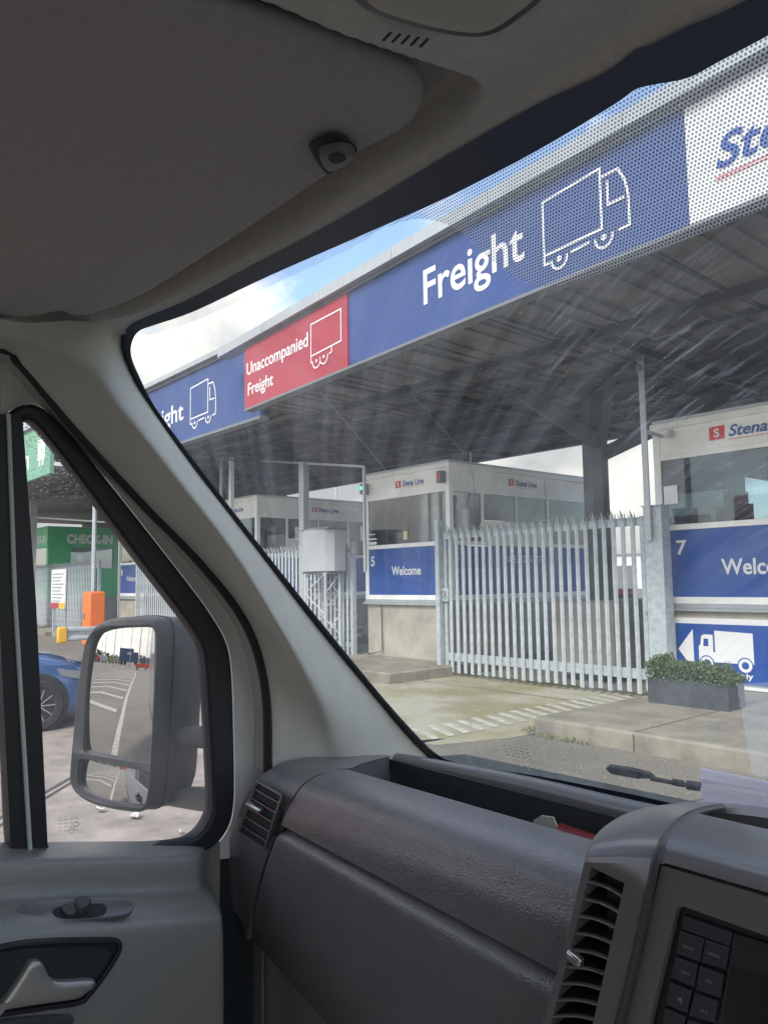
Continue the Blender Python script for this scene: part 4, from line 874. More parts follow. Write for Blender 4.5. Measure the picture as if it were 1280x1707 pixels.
mk = MB(); ln([(-6.1, 1.2), (-9.0, 3.9), (-13, 6.5)], .04, .011); ln([(-5.6, .9), (-8.6, 3.6), (-12.6, 6.2)], .03, .012)
struct(mk.build('lane_groove', mat('groove_dark', (.08, .075, .07), .9)), 'dark slot drain in the lane surface')
struct(MB().add([(-6.9, 2.9, .012), (-6.1, 3.5, .012), (-5.9, 3.2, .012), (-6.7, 2.7, .012)], [(0, 1, 2, 3)]).build('road_markings', YEL), 'yellow painted patch beside the mirror arm')
# litter and grit
rr = random.Random(4)
for i, (px, py, s, n_) in enumerate([(168, 1352, .05, 0), (225, 1362, .055, 1), (300, 1388, .025, 2), (205, 1346, .03, 3)]):
    p = at(px, py, Z=.02); b = MB(); k = 9
    ring = [p+Vector((math.cos(a*6.28/k)*s*rr.uniform(.5, 1.4), math.sin(a*6.28/k)*s*rr.uniform(.4, .9), rr.uniform(0, .03))) for a in range(k)]
    b.fill(ring); b.fill([v+Vector((0, 0, .004)) for v in ring])
    o = b.build('litter', mat('litter_grey', (.50, .48, .46), .8)); tag(o, ['crumpled white scrap lying left below the mirror', 'larger white paper scrap below the mirror', 'tiny white scrap nearest the window corner', 'small white scrap below the mirror frame'][i], 'litter')
b = MB()
for _ in range(900):
    u, v = rr.random(), rr.random(); p = at(760+v*520, 1215+v*60+rr.random()*100, Z=.0); s = rr.uniform(.004, .014)
    if p.x > -5.85 and p.y > 7.25: continue
    p.z = .004; a = rr.random()*6.28
    b.add([p+Vector((math.cos(a+j*1.57)*s*rr.uniform(.5, 1), math.sin(a+j*1.57)*s, 0)) for j in range(4)]+[p+Vector((0, 0, s*.7))], [(0, 1, 4), (1, 2, 4), (2, 3, 4), (3, 0, 4)])
o = b.build('gravel', mat('grit', (.24, .225, .18), .9, var=.3, vs=30), flipfix=False); tag(o, 'loose grit along the kerb', kind='stuff')
def weed_pt(r): return (-5.95+r.gauss(0, .05), 7.2+r.random()*.5, .01+r.random()*.05) if r.random() < .5 else (-5.9+r.random()*.9, 7.17+r.gauss(0, .03), .01+r.random()*.04)
o = leaves('weeds', mat('weed', (.14, .15, .04), .7), 260, weed_pt, .02); tag(o, 'small weeds along the kerb foot', kind='stuff')

# ================================================================== VAN
van = thing('van', 'grey interior of the van cab with dashboard, windscreen and door', 'van', (-.3, .2, 0))
WP, WN = Vector((0, .45, 2.15)), Vector((0, .70, .60)).normalized()
WSL = Vector((0, -.60, .70)).normalized()      # up the glass
def ws(px, py, off=0.): p = at(px, py, plane=(WP-WN*off, WN)); return p
def wuv(p): return (p.x, (p-WP).dot(WSL)+1.0)
def pl(pts, n=5, closed=False, **k):           # smooth pixel outline onto a plane
    return [at(q.x, q.y, **k) for q in catmull([Vector((a, b, 0)) for a, b in pts], n, closed)]
def plw(pts, n=5, closed=False, off=0.): return [ws(q.x, q.y, off) for q in catmull([Vector((a, b, 0)) for a, b in pts], n, closed)]
# --- windscreen
G_TOP = [(222, 590), (224, 566), (236, 549), (262, 539), (330, 515), (450, 458), (600, 392), (750, 325), (900, 247), (1025, 172), (1062, 146), (1090, 138), (1150, 126), (1200, 100), (1290, 52), (1420, -20), (1560, -80)]
G_LEFT = [(735, 1258), (705, 1232), (640, 1160), (540, 1038), (440, 912), (330, 770), (262, 676), (234, 622)]
G_BOT = [(1700, 1440), (1400, 1390), (1165, 1345), (1075, 1325), (1000, 1310), (900, 1291), (800, 1276), (760, 1268)]
glass_o = plw(G_BOT+G_LEFT+G_TOP+[(1750, -150), (2300, 100), (2300, 1300)], 4, True)
outer = [(1780, 1520), (1400, 1450), (1165, 1400), (1075, 1375), (1000, 1360), (900, 1340), (800, 1325), (720, 1310), (690, 1262), (660, 1210), (600, 1135), (510, 1035), (410, 908), (300, 765), (230, 670), (206, 620), (196, 590), (200, 552), (215, 525), (262, 500), (330, 480), (450, 425), (600, 345), (750, 255), (900, 170), (1010, 118), (1062, 80), (1090, 70), (1150, 40), (1200, 20), (1290, -25), (1420, -90), (1560, -150), (1780, -230), (2500, 50), (2500, 1500)]
outer_o = plw(outer, 4, True)
wsg = MB().fill(outer_o).build('windscreen', WSGLASS, van, uvf=wuv, flipfix=False)
k_ = min(len(glass_o), len(outer_o))
MB().fill([p-WN*.004 for p in outer_o], holes=[[p-WN*.004 for p in glass_o]]).build('black_border', FRIT, wsg)
DOT = [(560, 412), (600, 394), (750, 326), (900, 249), (1025, 174), (1062, 148), (1090, 139), (1150, 127), (1200, 101), (1290, 53), (1420, -10), (1560, -70), (1600, 250), (1450, 290), (1280, 345), (1200, 375), (1100, 415), (1000, 455), (940, 474), (900, 476), (860, 462), (820, 435), (790, 405), (762, 382), (735, 370), (700, 364), (660, 372), (610, 392)]
MB().fill(plw(DOT, 3, True, off=.003)).build('dot_band', DOTS, wsg, uvf=wuv, flipfix=False)
D2 = [(240, 548), (330, 515), (450, 458), (600, 392), (610, 400), (460, 472), (340, 528), (250, 558)]
MB().fill(plw(D2, 3, True, off=.003)).build('dot_band', DOTSS, wsg, uvf=wuv, flipfix=False)
# maker's marks etched at the bottom corner
b = MB()
for i in range(4):
    for j in range(5):
        x = 838+j*9+i*2; y = 1243+i*5+j*1.5; b.add([ws(x, y, .002), ws(x+5, y+.8, .002), ws(x+5, y+1.5, .002), ws(x, y+.7, .002)], [(0, 1, 2, 3)])
b.build('etched_marks', GREYD, wsg, flipfix=False)
# translucent ticket pocket on the glass
zz = [(1226+i*1.55+(3 if i % 2 else 0), 1140+i*9.0) for i in range(18)]
pkp = [ws(a, c_, .005) for a, c_ in zz]+[ws(1480, 1330, .005), ws(1450, 1180, .005), ws(1280, 1138, .005)]
def transl(name, col, alpha):
    mt = bpy.data.materials.new(name); mt.use_nodes = True; t = mt.node_tree; t.nodes.clear(); o = N(t, 'ShaderNodeOutputMaterial')
    a = N(t, 'ShaderNodeBsdfTransparent'); d = N(t, 'ShaderNodeBsdfTranslucent'); d.inputs[0].default_value = (*col, 1); m_ = N(t, 'ShaderNodeMixShader'); m_.inputs[0].default_value = alpha
    L(t, a.outputs[0], m_.inputs[1]); L(t, d.outputs[0], m_.inputs[2]); L(t, m_.outputs[0], o.inputs[0]); return mt
o = MB().fill(pkp).build('ticket_pocket', transl('pocket_film', (.85, .87, .84), .28), None, flipfix=False); tag(o, 'clear zigzag edged ticket pocket stuck on the windscreen', 'ticket pocket')

# --- roof lining as one surface with the visor recess pressed in
HPX = [(120, 590), (205, 566), (216, 545), (240, 530), (330, 497), (450, 440), (600, 370), (760, 286), (913, 196), (1030, 135), (1120, 93), (1280, 30), (1500, -62), (1800, -190), (2400, -420)]
Hc = plw(HPX, 6); hx = np.array([p.x for p in Hc]); hy = np.array([p.y for p in Hc]); hz = np.array([p.z for p in Hc])
o_ = np.argsort(hx); hx, hy, hz = hx[o_], hy[o_], hz[o_]
RZ = 2.166
RPX = [(40, 545), (180, 531), (250, 512), (400, 430), (500, 370), (600, 303), (700, 243), (758, 204), (792, 172), (799, 152), (788, 136), (706, 108), (600, 72), (480, 25), (340, -30), (100, -140), (-300, -200), (-900, 400), (-500, 600), (-100, 570)]
RP = np.array([[p.x, p.y] for p in pl(RPX, 4, True, Z=RZ)])
def sdf(P, poly):
    a = poly; c = np.roll(poly, -1, 0); d = np.full(len(P), 1e9); ins = np.zeros(len(P), bool)
    for i in range(len(a)):
        e = c[i]-a[i]; v = P-a[i]; t = np.clip((v@e)/max(1e-12, e@e), 0, 1); q = v-t[:, None]*e; d = np.minimum(d, np.hypot(q[:, 0], q[:, 1]))
        cond = ((a[i][1] > P[:, 1]) != (c[i][1] > P[:, 1])); 
        if abs(c[i][1]-a[i][1]) > 1e-12: ins ^= cond & (P[:, 0] < (c[i][0]-a[i][0])*(P[:, 1]-a[i][1])/(c[i][1]-a[i][1])+a[i][0])
    return np.where(ins, -d, d)
xs = np.concatenate([np.arange(-1.20, -.05, .0026), np.arange(-.05, .95, .05)])
vs_ = np.concatenate([np.arange(0, .03, .0025), np.arange(.03, .36, .0026), np.arange(.36, 1.5, .06)])
XX, VV = np.meshgrid(xs, vs_); YH = np.interp(XX, hx, hy); ZH = np.interp(XX, hx, hz)
YY = YH-VV; base = ZH+(RZ-ZH)*(1-np.exp(-VV/.016))
S = sdf(np.stack([XX.ravel(), YY.ravel()], 1), RP).reshape(XX.shape)
sm = np.clip((.004-S)/.010, 0, 1); sm = sm*sm*(3-2*sm)
CON = np.array([[p.x, p.y] for p in pl([(560, -90), (590, 10), (640, 30), (720, 55), (800, 66), (870, 45), (930, 0), (990, -90)], 4, True, Z=2.155)])
S2 = sdf(np.stack([XX.ravel(), YY.ravel()], 1), CON).reshape(XX.shape); s2 = np.clip((.05-S2)/.05, 0, 1); s2 = s2*s2*(3-2*s2)
ZZ = base+.034*sm-.006*s2*(1-sm)
b = MB(); b.grid([[Vector((XX[i, j], YY[i, j], ZZ[i, j])) for j in range(XX.shape[1])] for i in range(XX.shape[0])])
b.build('roof_lining', HEADL, van, smooth=True, auto=80)
b = MB(); b.box(-1.25, 1.0, -1.2, .33, 2.24, 2.30); b.build('roof_panel', BODYW, van)
# visor
VPX = [(-60, 536), (0, 528), (60, 522), (92, 516), (104, 514), (118, 520), (150, 520), (200, 504), (255, 478), (350, 418), (450, 352), (535, 294), (552, 284), (590, 252), (612, 240), (650, 222), (684, 200), (701, 176), (702, 150), (688, 129), (645, 105), (560, 72), (430, 30), (295, -8), (100, -90), (-200, -180), (-500, 100), (-400, 500)]
vo = pl(VPX, 4, True, Z=2.163)
b = MB(); b.pillow(vo, (0, 0, -1), [(0, -.012), (-.001, -.006), (0, 0), (.002, .003), (.006, .005), (.012, .0062)]); vis = b.build('sun_visor', VISOR, van, smooth=True, auto=70)
# visor clip
def P2(px, py, z): return at(px, py, Z=z)
pad = pl([(515, 240), (540, 225), (565, 222), (585, 235), (596, 250), (580, 262), (560, 280), (545, 288), (530, 272)], 3, True, Z=2.153)
MB().pillow(pad, (0, 0, -1), [(0, 0), (.001, .0015), (.003, .002)]).build('clip_recess', TRAY, vis)
cl = pl([(532, 252), (545, 246), (572, 242), (590, 252), (588, 264), (566, 276), (548, 281), (536, 270)], 3, True, Z=2.148)
b = MB(); b.pillow(cl, (0, 0, -1), [(0, -.006), (0, 0), (.0015, .003), (.004, .004)]); b.build('visor_clip', mat('clip_grey', (.16, .15, .145), .5), vis, smooth=True)
ho = pl([(548, 260), (560, 255), (574, 258), (576, 266), (562, 272), (550, 269)], 3, True, Z=2.1435)
MB().pillow(ho, (0, 0, -1), [(0, 0), (.001, .0008)]).build('clip_hole', TRAY, vis)
# overhead unit: lens, slots
oc_ = MB().pillow(pl([(590, -100), (600, -20), (615, 6), (650, 24), (720, 44), (782, 54), (822, 48), (862, 22), (900, -12), (960, -100)], 4, True, Z=2.150), (0, 0, -1), [(0, -.012), (0, -.002), (.0015, .001), (.004, .0025), (.012, .003)]).build('overhead_unit', OVERC, van, smooth=True)
MB().pillow(pl([(575, -110), (588, -15), (603, 12), (645, 32), (718, 53), (785, 63), (830, 55), (872, 27), (912, -10), (975, -110)], 4, True, Z=2.1535), (0, 0, -1), [(0, -.006), (0, -.001), (.002, .0005)]).build('unit_shadow_rim', CONSD, oc_, smooth=True)  # dark rim standing for the shadow under the overhead unit
for i in range(5):
    x, y = 636+i*15.5, 66+i*2.6
    MB().pillow([P2(x, y, 2.1545), P2(x+5, y+1, 2.1545), P2(x+18, y-13, 2.1545), P2(x+13, y-14, 2.1545)], (0, 0, -1), [(0, 0), (.0002, .0006)]).build('grille_slot', TRAY, van)

# --- pillar trim
Wp = [ws(*q) for q in [(205, 556), (203, 575), (212, 603), (238, 655), (318, 770), (428, 912), (528, 1040), (628, 1160), (690, 1232), (732, 1272)]]
Wc = [at(-300, 440, X=-1.06), at(0, 532, X=-1.07), at(120, 534, X=-1.06), at(180, 540, X=-1.05)]+Wp
Mc = [at(-300, 500, X=-1.09), at(0, 556, X=-1.085), at(90, 580, X=-1.075), at(140, 606, X=-1.07), at(172, 636, X=-1.06), at(184, 655, X=-1.055), at(205, 682, X=-1.05), at(225, 705, X=-1.045), at(300, 800, X=-1.035), at(395, 925, X=-1.03), at(465, 1040, X=-1.025), at(515, 1130, X=-1.045), at(555, 1210, X=-1.075), at(585, 1290, X=-1.10)]
Dc = [at(-300, 540, X=-1.13), at(0, 578, X=-1.13), at(30, 598, X=-1.13), at(52, 620, X=-1.13), at(77, 650, X=-1.13), at(100, 676, X=-1.13), at(125, 706, X=-1.13), at(190, 778, X=-1.13), at(262, 855, X=-1.13), at(335, 930, X=-1.13), at(400, 1010, X=-1.13), at(435, 1080, X=-1.13), at(453, 1170, X=-1.13), at(455, 1290, X=-1.13)]
n_ = 60
A, B_, C_ = [resample(catmull(c, 8), n_) for c in (Wc, Mc, Dc)]
rows = []
for i in range(n_):
    a, m_, d = A[i], B_[i], C_[i]
    ctrl = [a, a.lerp(m_, .55)+(a-m_).cross(Vector((0, 1, 0)))*0, m_, m_.lerp(d, .35)+Vector((-.002, 0, 0)), d]
    rows.append([a+Vector((-.02, .02, 0))]+catmull(ctrl, 5)+[d+Vector((-.06, .0, 0))])
b = MB(); b.grid(rows); b.build('pillar_trim', PILLAR, van, smooth=True, auto=75)
# black glass seal along the windscreen's left edge
b = MB(); b.tube(plw([(205, 552), (202, 580), (213, 610), (240, 660), (322, 776), (432, 916), (532, 1044), (632, 1166), (694, 1238), (740, 1272), (800, 1288)], 5, off=.004), .0045, 8); b.build('windscreen_seal', BLACK, van, smooth=True)

# --- door
door = thing('door', None, None); door.parent = van; door.location = (-.9, .1, 0)
dcs = [p+Vector((-.012, -.0, 0)) for p in catmull(Dc, 6)]; b = MB(); b.tube(dcs, [.005+.005*min(1, i/len(dcs)*1.3) for i in range(len(dcs))], 8); b.build('door_seal', BLACK, door, smooth=True)
XG, XR, XF = -1.185, -1.165, -1.195
INN = [(35, 716), (37, 704), (46, 697), (58, 702), (100, 752), (160, 832), (240, 940), (300, 1018), (330, 1062), (343, 1100), (350, 1200), (356, 1335), (350, 1368), (328, 1396), (290, 1408), (200, 1413), (95, 1416), (82, 1412), (77, 1395), (60, 1150), (46, 880)]
OUT = [(-22, 720), (10, 694), (24, 680), (52, 672), (78, 684), (116, 722), (205, 832), (305, 960), (348, 1018), (377, 1068), (387, 1120), (391, 1240), (391, 1340), (378, 1388), (345, 1420), (290, 1426), (200, 1428), (95, 1432), (30, 1436), (16, 1400), (0, 1050)]
PAI = [(-60, 640), (-20, 640), (20, 640), (50, 645), (84, 668), (126, 712), (225, 830), (325, 945), (375, 1008), (408, 1068), (425, 1120), (436, 1240), (438, 1340), (434, 1385), (420, 1412), (385, 1432), (290, 1436), (200, 1438), (95, 1440), (28, 1444), (10, 1400), (-8, 1050), (-30, 720)]
def band(name, o1, i1, xp, th, m, parent, n=5, smooth=False, bevel=0):
    A_ = pl(o1, n, True, X=xp); B2 = pl(i1, n, True, X=xp); t = Vector((th, 0, 0)); A_ = resample(A_+[A_[0]], 181)[:-1]
    cen = sum(B2, Vector())/len(B2); B2 = resample(B2+[B2[0]], 721)[:-1]; ang = lambda p: math.atan2(p.z-cen.z, p.y-cen.y)
    B2 = [min(B2, key=lambda q: abs((ang(q)-ang(p)+math.pi) % (2*math.pi)-math.pi)) for p in A_]
    b = MB(); b.grid([[p-t for p in A_], A_, B2, [p-t for p in B2]], closed=True); return b.build(name, m, parent, bevel=bevel)
PAI = [(-140, 560), (-60, 566), (0, 584), (34, 604), (56, 624), (82, 654), (106, 682), (130, 710), (196, 782), (268, 860), (341, 935), (406, 1015), (440, 1084), (456, 1172), (458, 1300), (450, 1360), (425, 1405), (390, 1430), (290, 1438), (200, 1440), (95, 1442), (30, 1446), (-60, 1446), (-140, 1446)]
IN2 = [(16, 1400), (0, 1050), (-22, 720)][::-1]
b = MB(); pa_ = pl(PAI, 3, True, X=XF); oo_ = pl([(-22, 720), (10, 690), (24, 680), (52, 672), (78, 684), (116, 722), (205, 832), (305, 960), (348, 1018), (377, 1068), (387, 1120), (391, 1240), (391, 1340), (378, 1388), (345, 1420), (290, 1428), (200, 1430), (95, 1434), (-120, 1440), (-135, 1000), (-130, 720)], 3, True, X=XF)
b.fill(pa_, holes=[oo_]); b.grid([oo_, [q+Vector((-.03, 0, 0)) for q in oo_]], closed=True); b.build('door_frame', FRAMEP, door, smooth=True, auto=40)
band('window_rubber', OUT, INN, XR, .03, BLACK, door, bevel=.005)
gp_ = pl(INN, 5, True, X=XG); dgl = MB().fill([p for p in pl(OUT, 3, True, X=XG)]).build('door_window', DGLASS, door, uvf=lambda p: (p.y, p.z), flipfix=False)
b = MB()
for i in range(4):
    for j in range(4): x, y = 98+j*9, 1368+i*6-j; b.add([at(x+a, y+c, X=XG+.002) for a, c in ((0, 0), (5, -.5), (5, .2), (0, .7))], [(0, 1, 2, 3)])
for c in ((127, 1375), (119, 1385)):
    ce = at(c[0], c[1], X=XG+.002); b.lathe([(.0035, 0), (.0042, 0)], ce, (1, 0, 0), 16)
b.build('etched_marks', GREYD, dgl, flipfix=False)
MB().tube([at(14, 690, X=XR+.006), at(25, 1000, X=XR+.006), at(51, 1434, X=XR+.006)], .0032, 8).build('trim_strip', mat('pale_strip', (.50, .55, .48), .5), door)
b = MB(); b.prism([at(x, y, X=XR+.004) for x, y in ((-22, 690), (10, 690), (47, 1437), (19, 1437), (0, 1050))], (-.02, 0, 0)); b.build('window_divider', BLACK, door)
b = MB(); b.prism([at(x, y, X=XR+.003) for x, y in ((17, 690), (38, 700), (60, 1000), (80, 1418), (78, 1437), (54, 1437), (28, 1000))], (-.02, 0, 0)); b.build('window_divider', BLACK, door)
MB().add([at(x, y, X=XG-.002) for x, y in ((-200, 600), (0, 600), (22, 1430), (-200, 1430))], [(0, 1, 2, 3)]).build('door_window', DGLASS, door, uvf=lambda p: (p.y, p.z), flipfix=False)
# door card
def zs(y): return 1.437-.215*(y-.33)
PROF = [(-1.19, .004), (-1.16, .002), (-1.132, -.001), (-1.122, -.006), (-1.118, -.018), (-1.114, -.042), (-1.106, -.051), (-1.09, -.055), (-1.062, -.060), (-1.047, -.066), (-1.040, -.079), (-1.036, -.13), (-1.034, -.20), (-1.036, -.32), (-1.05, -.5), (-1.06, -.9)]
rows = []
for y in list(np.arange(-.7, .44, .04))+list(np.arange(.44, .645, .006)):
    t = min(1, max(0, (y-.565)/.065)); t = t*t*(3-2*t)
    rows.append([Vector((x+(-1.155-x)*t*(1 if x > -1.155 else 0), y, zs(y)+z-.0*t)) for x, z in catmull([Vector((a, c, 0)) for a, c in PROF], 3) for x, z in [(x, z)]] if False else
                [Vector((q.x+(min(0, -1.185-q.x))*t, y, zs(y)+q.y)) for q in catmull([Vector((a, c, 0)) for a, c in PROF], 4)])
b = MB(); b.grid(rows); b.build('door_panel', DOORC, door, smooth=True, auto=80)
# switch plate on the second ledge, tilted with it
pn = Vector((.55, 0, .83)).normalized(); pp = Vector((-1.068, .36, zs(.36)-.0550))
def dpl(pts, n=4, off=0): return [at(q.x, q.y, plane=(pp+pn*off, pn)) for q in catmull([Vector((a, c, 0)) for a, c in pts], n, True)]
sp = MB().pillow(dpl([(28, 1520), (36, 1510), (60, 1505), (130, 1500), (200, 1499), (218, 1506), (222, 1516), (212, 1526), (180, 1532), (110, 1538), (50, 1542), (33, 1534)]), pn, [(0, -.004), (0, .0), (.001, .002), (.003, .0028)]).build('switch_plate', DASHS, door, smooth=True)
MB().pillow(dpl([(87, 1521), (98, 1512), (140, 1507), (172, 1508), (178, 1518), (168, 1528), (130, 1532), (98, 1531)], off=.0029), pn, [(0, 0), (.001, .0004)]).build('switch_well', TRAY, sp)
b = MB(); b.pillow(dpl([(104, 1514), (120, 1510), (128, 1516), (126, 1528), (110, 1530), (104, 1524)], off=.003), pn, [(0, 0), (0, .006), (.002, .008)]); b.pillow(dpl([(122, 1508), (138, 1502), (149, 1508), (148, 1520), (134, 1529), (124, 1524)], off=.003), pn, [(0, 0), (.0005, .010), (.003, .013)]); b.build('window_switch', CONSD, sp, smooth=True)
# inner handle
hn = Vector((1, 0, .05)).normalized(); hp = Vector((-1.033, .36, 1.29))
def hpl(pts, n=4, off=0): return [at(q.x, q.y, plane=(hp+hn*off, hn)) for q in catmull([Vector((a, c, 0)) for a, c in pts], n, True)]
HB = [(-60, 1590), (0, 1576), (40, 1569), (100, 1565), (175, 1564), (197, 1566), (203, 1576), (198, 1594), (175, 1630), (150, 1662), (132, 1676), (80, 1684), (0, 1696), (-60, 1700)]
bz = MB().pillow(hpl(HB), hn, [(0, -.006), (0, .002), (.001, .004), (.004, .0045), (.006, .003), (.0065, -.002)], cap=True).build('handle_bezel', BLACK, door, smooth=True)
HC = [(-60, 1610), (0, 1590), (40, 1582), (100, 1580), (165, 1580), (182, 1586), (180, 1600), (160, 1632), (140, 1655), (110, 1668), (0, 1684), (-60, 1690)]
MB().pillow(hpl(HC, off=.0005), hn, [(0, 0), (.001, .0003)]).build('handle_well', TRAY, bz)
HL = [(-60, 1700), (-20, 1690), (8, 1660), (30, 1628), (44, 1606), (54, 1600), (66, 1601), (73, 1612), (80, 1626), (90, 1633), (110, 1634), (150, 1632), (157, 1638), (152, 1646), (136, 1658), (120, 1665), (60, 1674), (0, 1684)]
b = MB(); b.pillow(hpl(HL, 3, off=.004), hn, [(0, -.004), (0, .004), (.001, .007), (.003, .0085), (.008, .009)]); b.build('door_handle', SILV, door, smooth=True)
MB().pillow(hpl([(-60, 1712), (0, 1700), (60, 1694), (110, 1692), (122, 1697), (118, 1712), (90, 1740), (-60, 1760)], off=-.001), hn, [(0, -.004), (0, .001), (.002, .003)]).build('pocket_edge', CONSD, door, smooth=True)
# outer skin of the van's near side, seen in the mirror
b = MB(); b.box(-1.30, -1.27, -5.4, 1.35, .35, 1.30); b.box(-1.30, -1.27, -5.4, -.75, 1.3, 2.35); b.build('outer_skin', BODYW, van, bevel=.01)
b = MB(); b.box(-1.285, -1.23, -5.4, -5.3, .35, 2.3); b.box(-1.28, 1.0, -5.42, -5.39, .35, 2.35); b.build('rear_skin', BODYW, van)
b = MB(); b.tube([(-1.30, -.42, 1.16), (-1.335, -.40, 1.165), (-1.335, -.24, 1.165), (-1.30, -.22, 1.16)], .013, 8); b.box(-1.305, -1.30, -.44, -.2, 1.12, 1.2); b.build('outer_handle', BLACK, door)
b = MB(); b.box(-1.315, -1.30, -5.3, 1.2, .62, .74); b.build('rubbing_strip', GREYD, van)

b = MB(); b.box(-1.2, 1.0, -1.1, -1.05, .4, 2.2); b.build('unseen_rear_wall', mat('unseen_wall_grey', (.5, .5, .49), .8), van)  # unseen wall, added to cut light from behind and darken the rear roof
b = MB(); b.box(.95, 1.0, -.9, 1.1, .4, 1.42); b.build('unseen_driver_door', DOORC, van)  # unseen lower door, added so cab light comes mainly through the glass
# --- dashboard
dash = thing('dashboard', None, None); dash.parent = van; dash.location = (-.4, .5, 0)
def xl(z): return float(np.interp(z, [1.12, 1.20, 1.39, 1.43, 1.49, 1.51], [-1.21, -1.17, -1.062, -1.035, -1.005, -.995]))
def zb(x): return 1.15+(-.97-x)*.25
def zg(x): return 1.428-.06*(x+1.02)
cols = 40
UP = [(.778, 1.490), (.770, 1.501), (.745, 1.504), (.718, 1.5025), (.697, 1.496), (.683, 1.483), (.675, 1.463), (.669, 1.443), (.667, None), (.681, 'in')]
rows = []
for j in range(cols+1):
    r = []
    for y, z in UP:
        zz_ = 1.43 if z in (None, 'in') else z; x0 = xl(zz_); x = x0+(-.30-x0)*j/cols
        zv = zg(x) if z is None else zg(x)+.001 if z == 'in' else z
        r.append(Vector((x, y, zv)))
    rows.append(catmull(r[:-1], 4)+[r[-1]])
b = MB(); b.grid(rows); b.build('upper_pad', DASH, dash, smooth=True, auto=60)
rows = []
LOW = [(.684, 0.), (.667, .03), (.664, .08), (.665, .3), (.672, .6), (.690, .9), (.705, .98), (.73, 1.0)]
for j in range(cols+1):
    r = []
    for y, f in LOW:
        t = j/cols; x = -.6
        for _ in range(3):
            z = zg(x)-.008-f*(zg(x)-.008-zb(x)); x0 = xl(z)+.006; x = x0+(-.30-x0)*t
        r.append(Vector((x, y, z)))
    rows.append([r[0]]+catmull(r[1:], 4))
b = MB(); b.grid(rows); b.build('glovebox_lid', DASH, dash, smooth=True, auto=60)
MB().box(-1.10, -.3, .690, .70, 1.36, 1.425).build('pad_gap', TRAY, dash)
# end piece with left vent
VH = [(428, 1302), (470, 1326), (441, 1416), (397, 1387)]
def xe(z):            # outboard edge of the end piece
    zz_ = [at(x, y, Y=.672) for x, y in [(369, 1492), (371, 1460), (379, 1425), (396, 1372), (409, 1330), (424, 1296), (432, 1284)]]
    return float(np.interp(z, [p.z for p in zz_], [p.x for p in zz_]))
eb0, eb1 = at(369, 1491, Y=.672), at(421, 1569, Y=.69)
rows = []
for j in range(15):
    t = j/14; r = []
    for y, f in [(.926, 'c'), (.86, 'd'), (.80, 'a'), (.770, 'b'), (.745, 1.504), (.718, 1.5025), (.697, 1.496), (.683, 1.483), (.675, 1.463), (.670, 1.435), (.668, 1.39), (.668, 1.34), (.671, 1.29), (.677, 1.25), (.684, 'e')]:
        z = {'a': 1.499, 'b': 1.503, 'c': 1.486, 'd': 1.494}.get(f, f)
        if f == 'e': z = eb0.z+(eb1.z-eb0.z)*t
        else:
            if z < 1.45: z = max(z, (eb0.z+(eb1.z-eb0.z)*t)+.0)
        x1 = xl(z)-.0035; x0 = xe(z) if f != 'e' else eb0.x
        
        if y > .77: x1 = -1.012-(y-.77)*.43
        r.append(Vector((x0+(x1-x0)*t, y, z)))
    rows.append(catmull(r, 3))
epb = MB(); epb.grid(rows); epb.grid([rows[-1][:12], [p+Vector((.0, 0, -.09)) for p in rows[-1][:12]]]); epb.grid([rows[0], [p+Vector((-.006, .02, -.002)) for p in rows[0]], [p+Vector((-.008, .2, -.004)) for p in rows[0]]])
epb.grid([rows[-1], [p+Vector((.001, .012, -.001)) for p in rows[-1]]])
endp = epb.build('end_piece', DASH, dash, smooth=True, auto=50)
vh = [at(x, y, Y=.6625) for x, y in VH]
def vent(hole, n, parent, lipm, y, tabs, dep=.028, name='air_vent'):
    """slatted vent in a four point opening: TL, TR, BR, BL"""
    TL, TR, BR, BL = hole
    vv = MB().add([p+Vector((0, dep, 0)) for p in hole], [(0, 1, 2, 3)]).build(name, TRAY, parent)
    blades = MB()
    for k in range(n):
        t = (k+.8)/(n+.6); a = TL.lerp(BL, t); c = TR.lerp(BR, t)
        bb = MB(); dn = Vector((0, -.0004, -.0014)); bk = Vector((0, min(.024, dep), .006 if dep > .01 else .001))
        mid = a.lerp(c, .5)+Vector((0, .004 if dep > .01 else 0, 0)); 
        front = catmull([a, mid, c], 6); 
        bb.grid([[p+dn for p in front], front, [p+bk*.12 for p in front]]); bb.build('vent_slat', lipm, vv); blades.grid([[p+bk*.1+Vector((0, 0, -.0004)) for p in front], [p+bk+Vector((0, 0, -.0004)) for p in front], [p+bk+dn for p in front], [p+bk*.1+dn for p in front]])
    blades.build('vent_blades', BLACK, vv)
    return vv
v1 = vent(vh, 5, endp, CONS, .66, 1, dep=.0035)  # no hole cut here; dark backing panel stands for the cavity's shade
for k in range(1): MB().box(-1.26, -1.20, .60, .715, .7, 1.36).build('gap_shade_box', TRAY, dash)  # dark filler box in place of the shade between door and dash
a_, c_ = at(413, 1338, Y=.656), at(436, 1352, Y=.656)
b = MB(); b.bar(a_, c_, .010, .0065); b.build('vent_tab', CHROME, endp, bevel=.002)
b = MB(); t0, t1 = at(468, 1352, Y=.666), at(457, 1392, Y=.664)
b.tube([t0, t1], .0042, 10); b.build('vent_wheel', BLACK, endp)
fr_ = MB(); 
for i in range(4): fr_.bar(vh[i]+Vector((0, -.0005, 0)), vh[(i+1) % 4]+Vector((0, -.0005, 0)), .003, .0022, up=(0, 1, 0))
fr_.build('vent_frame', CONS, endp)
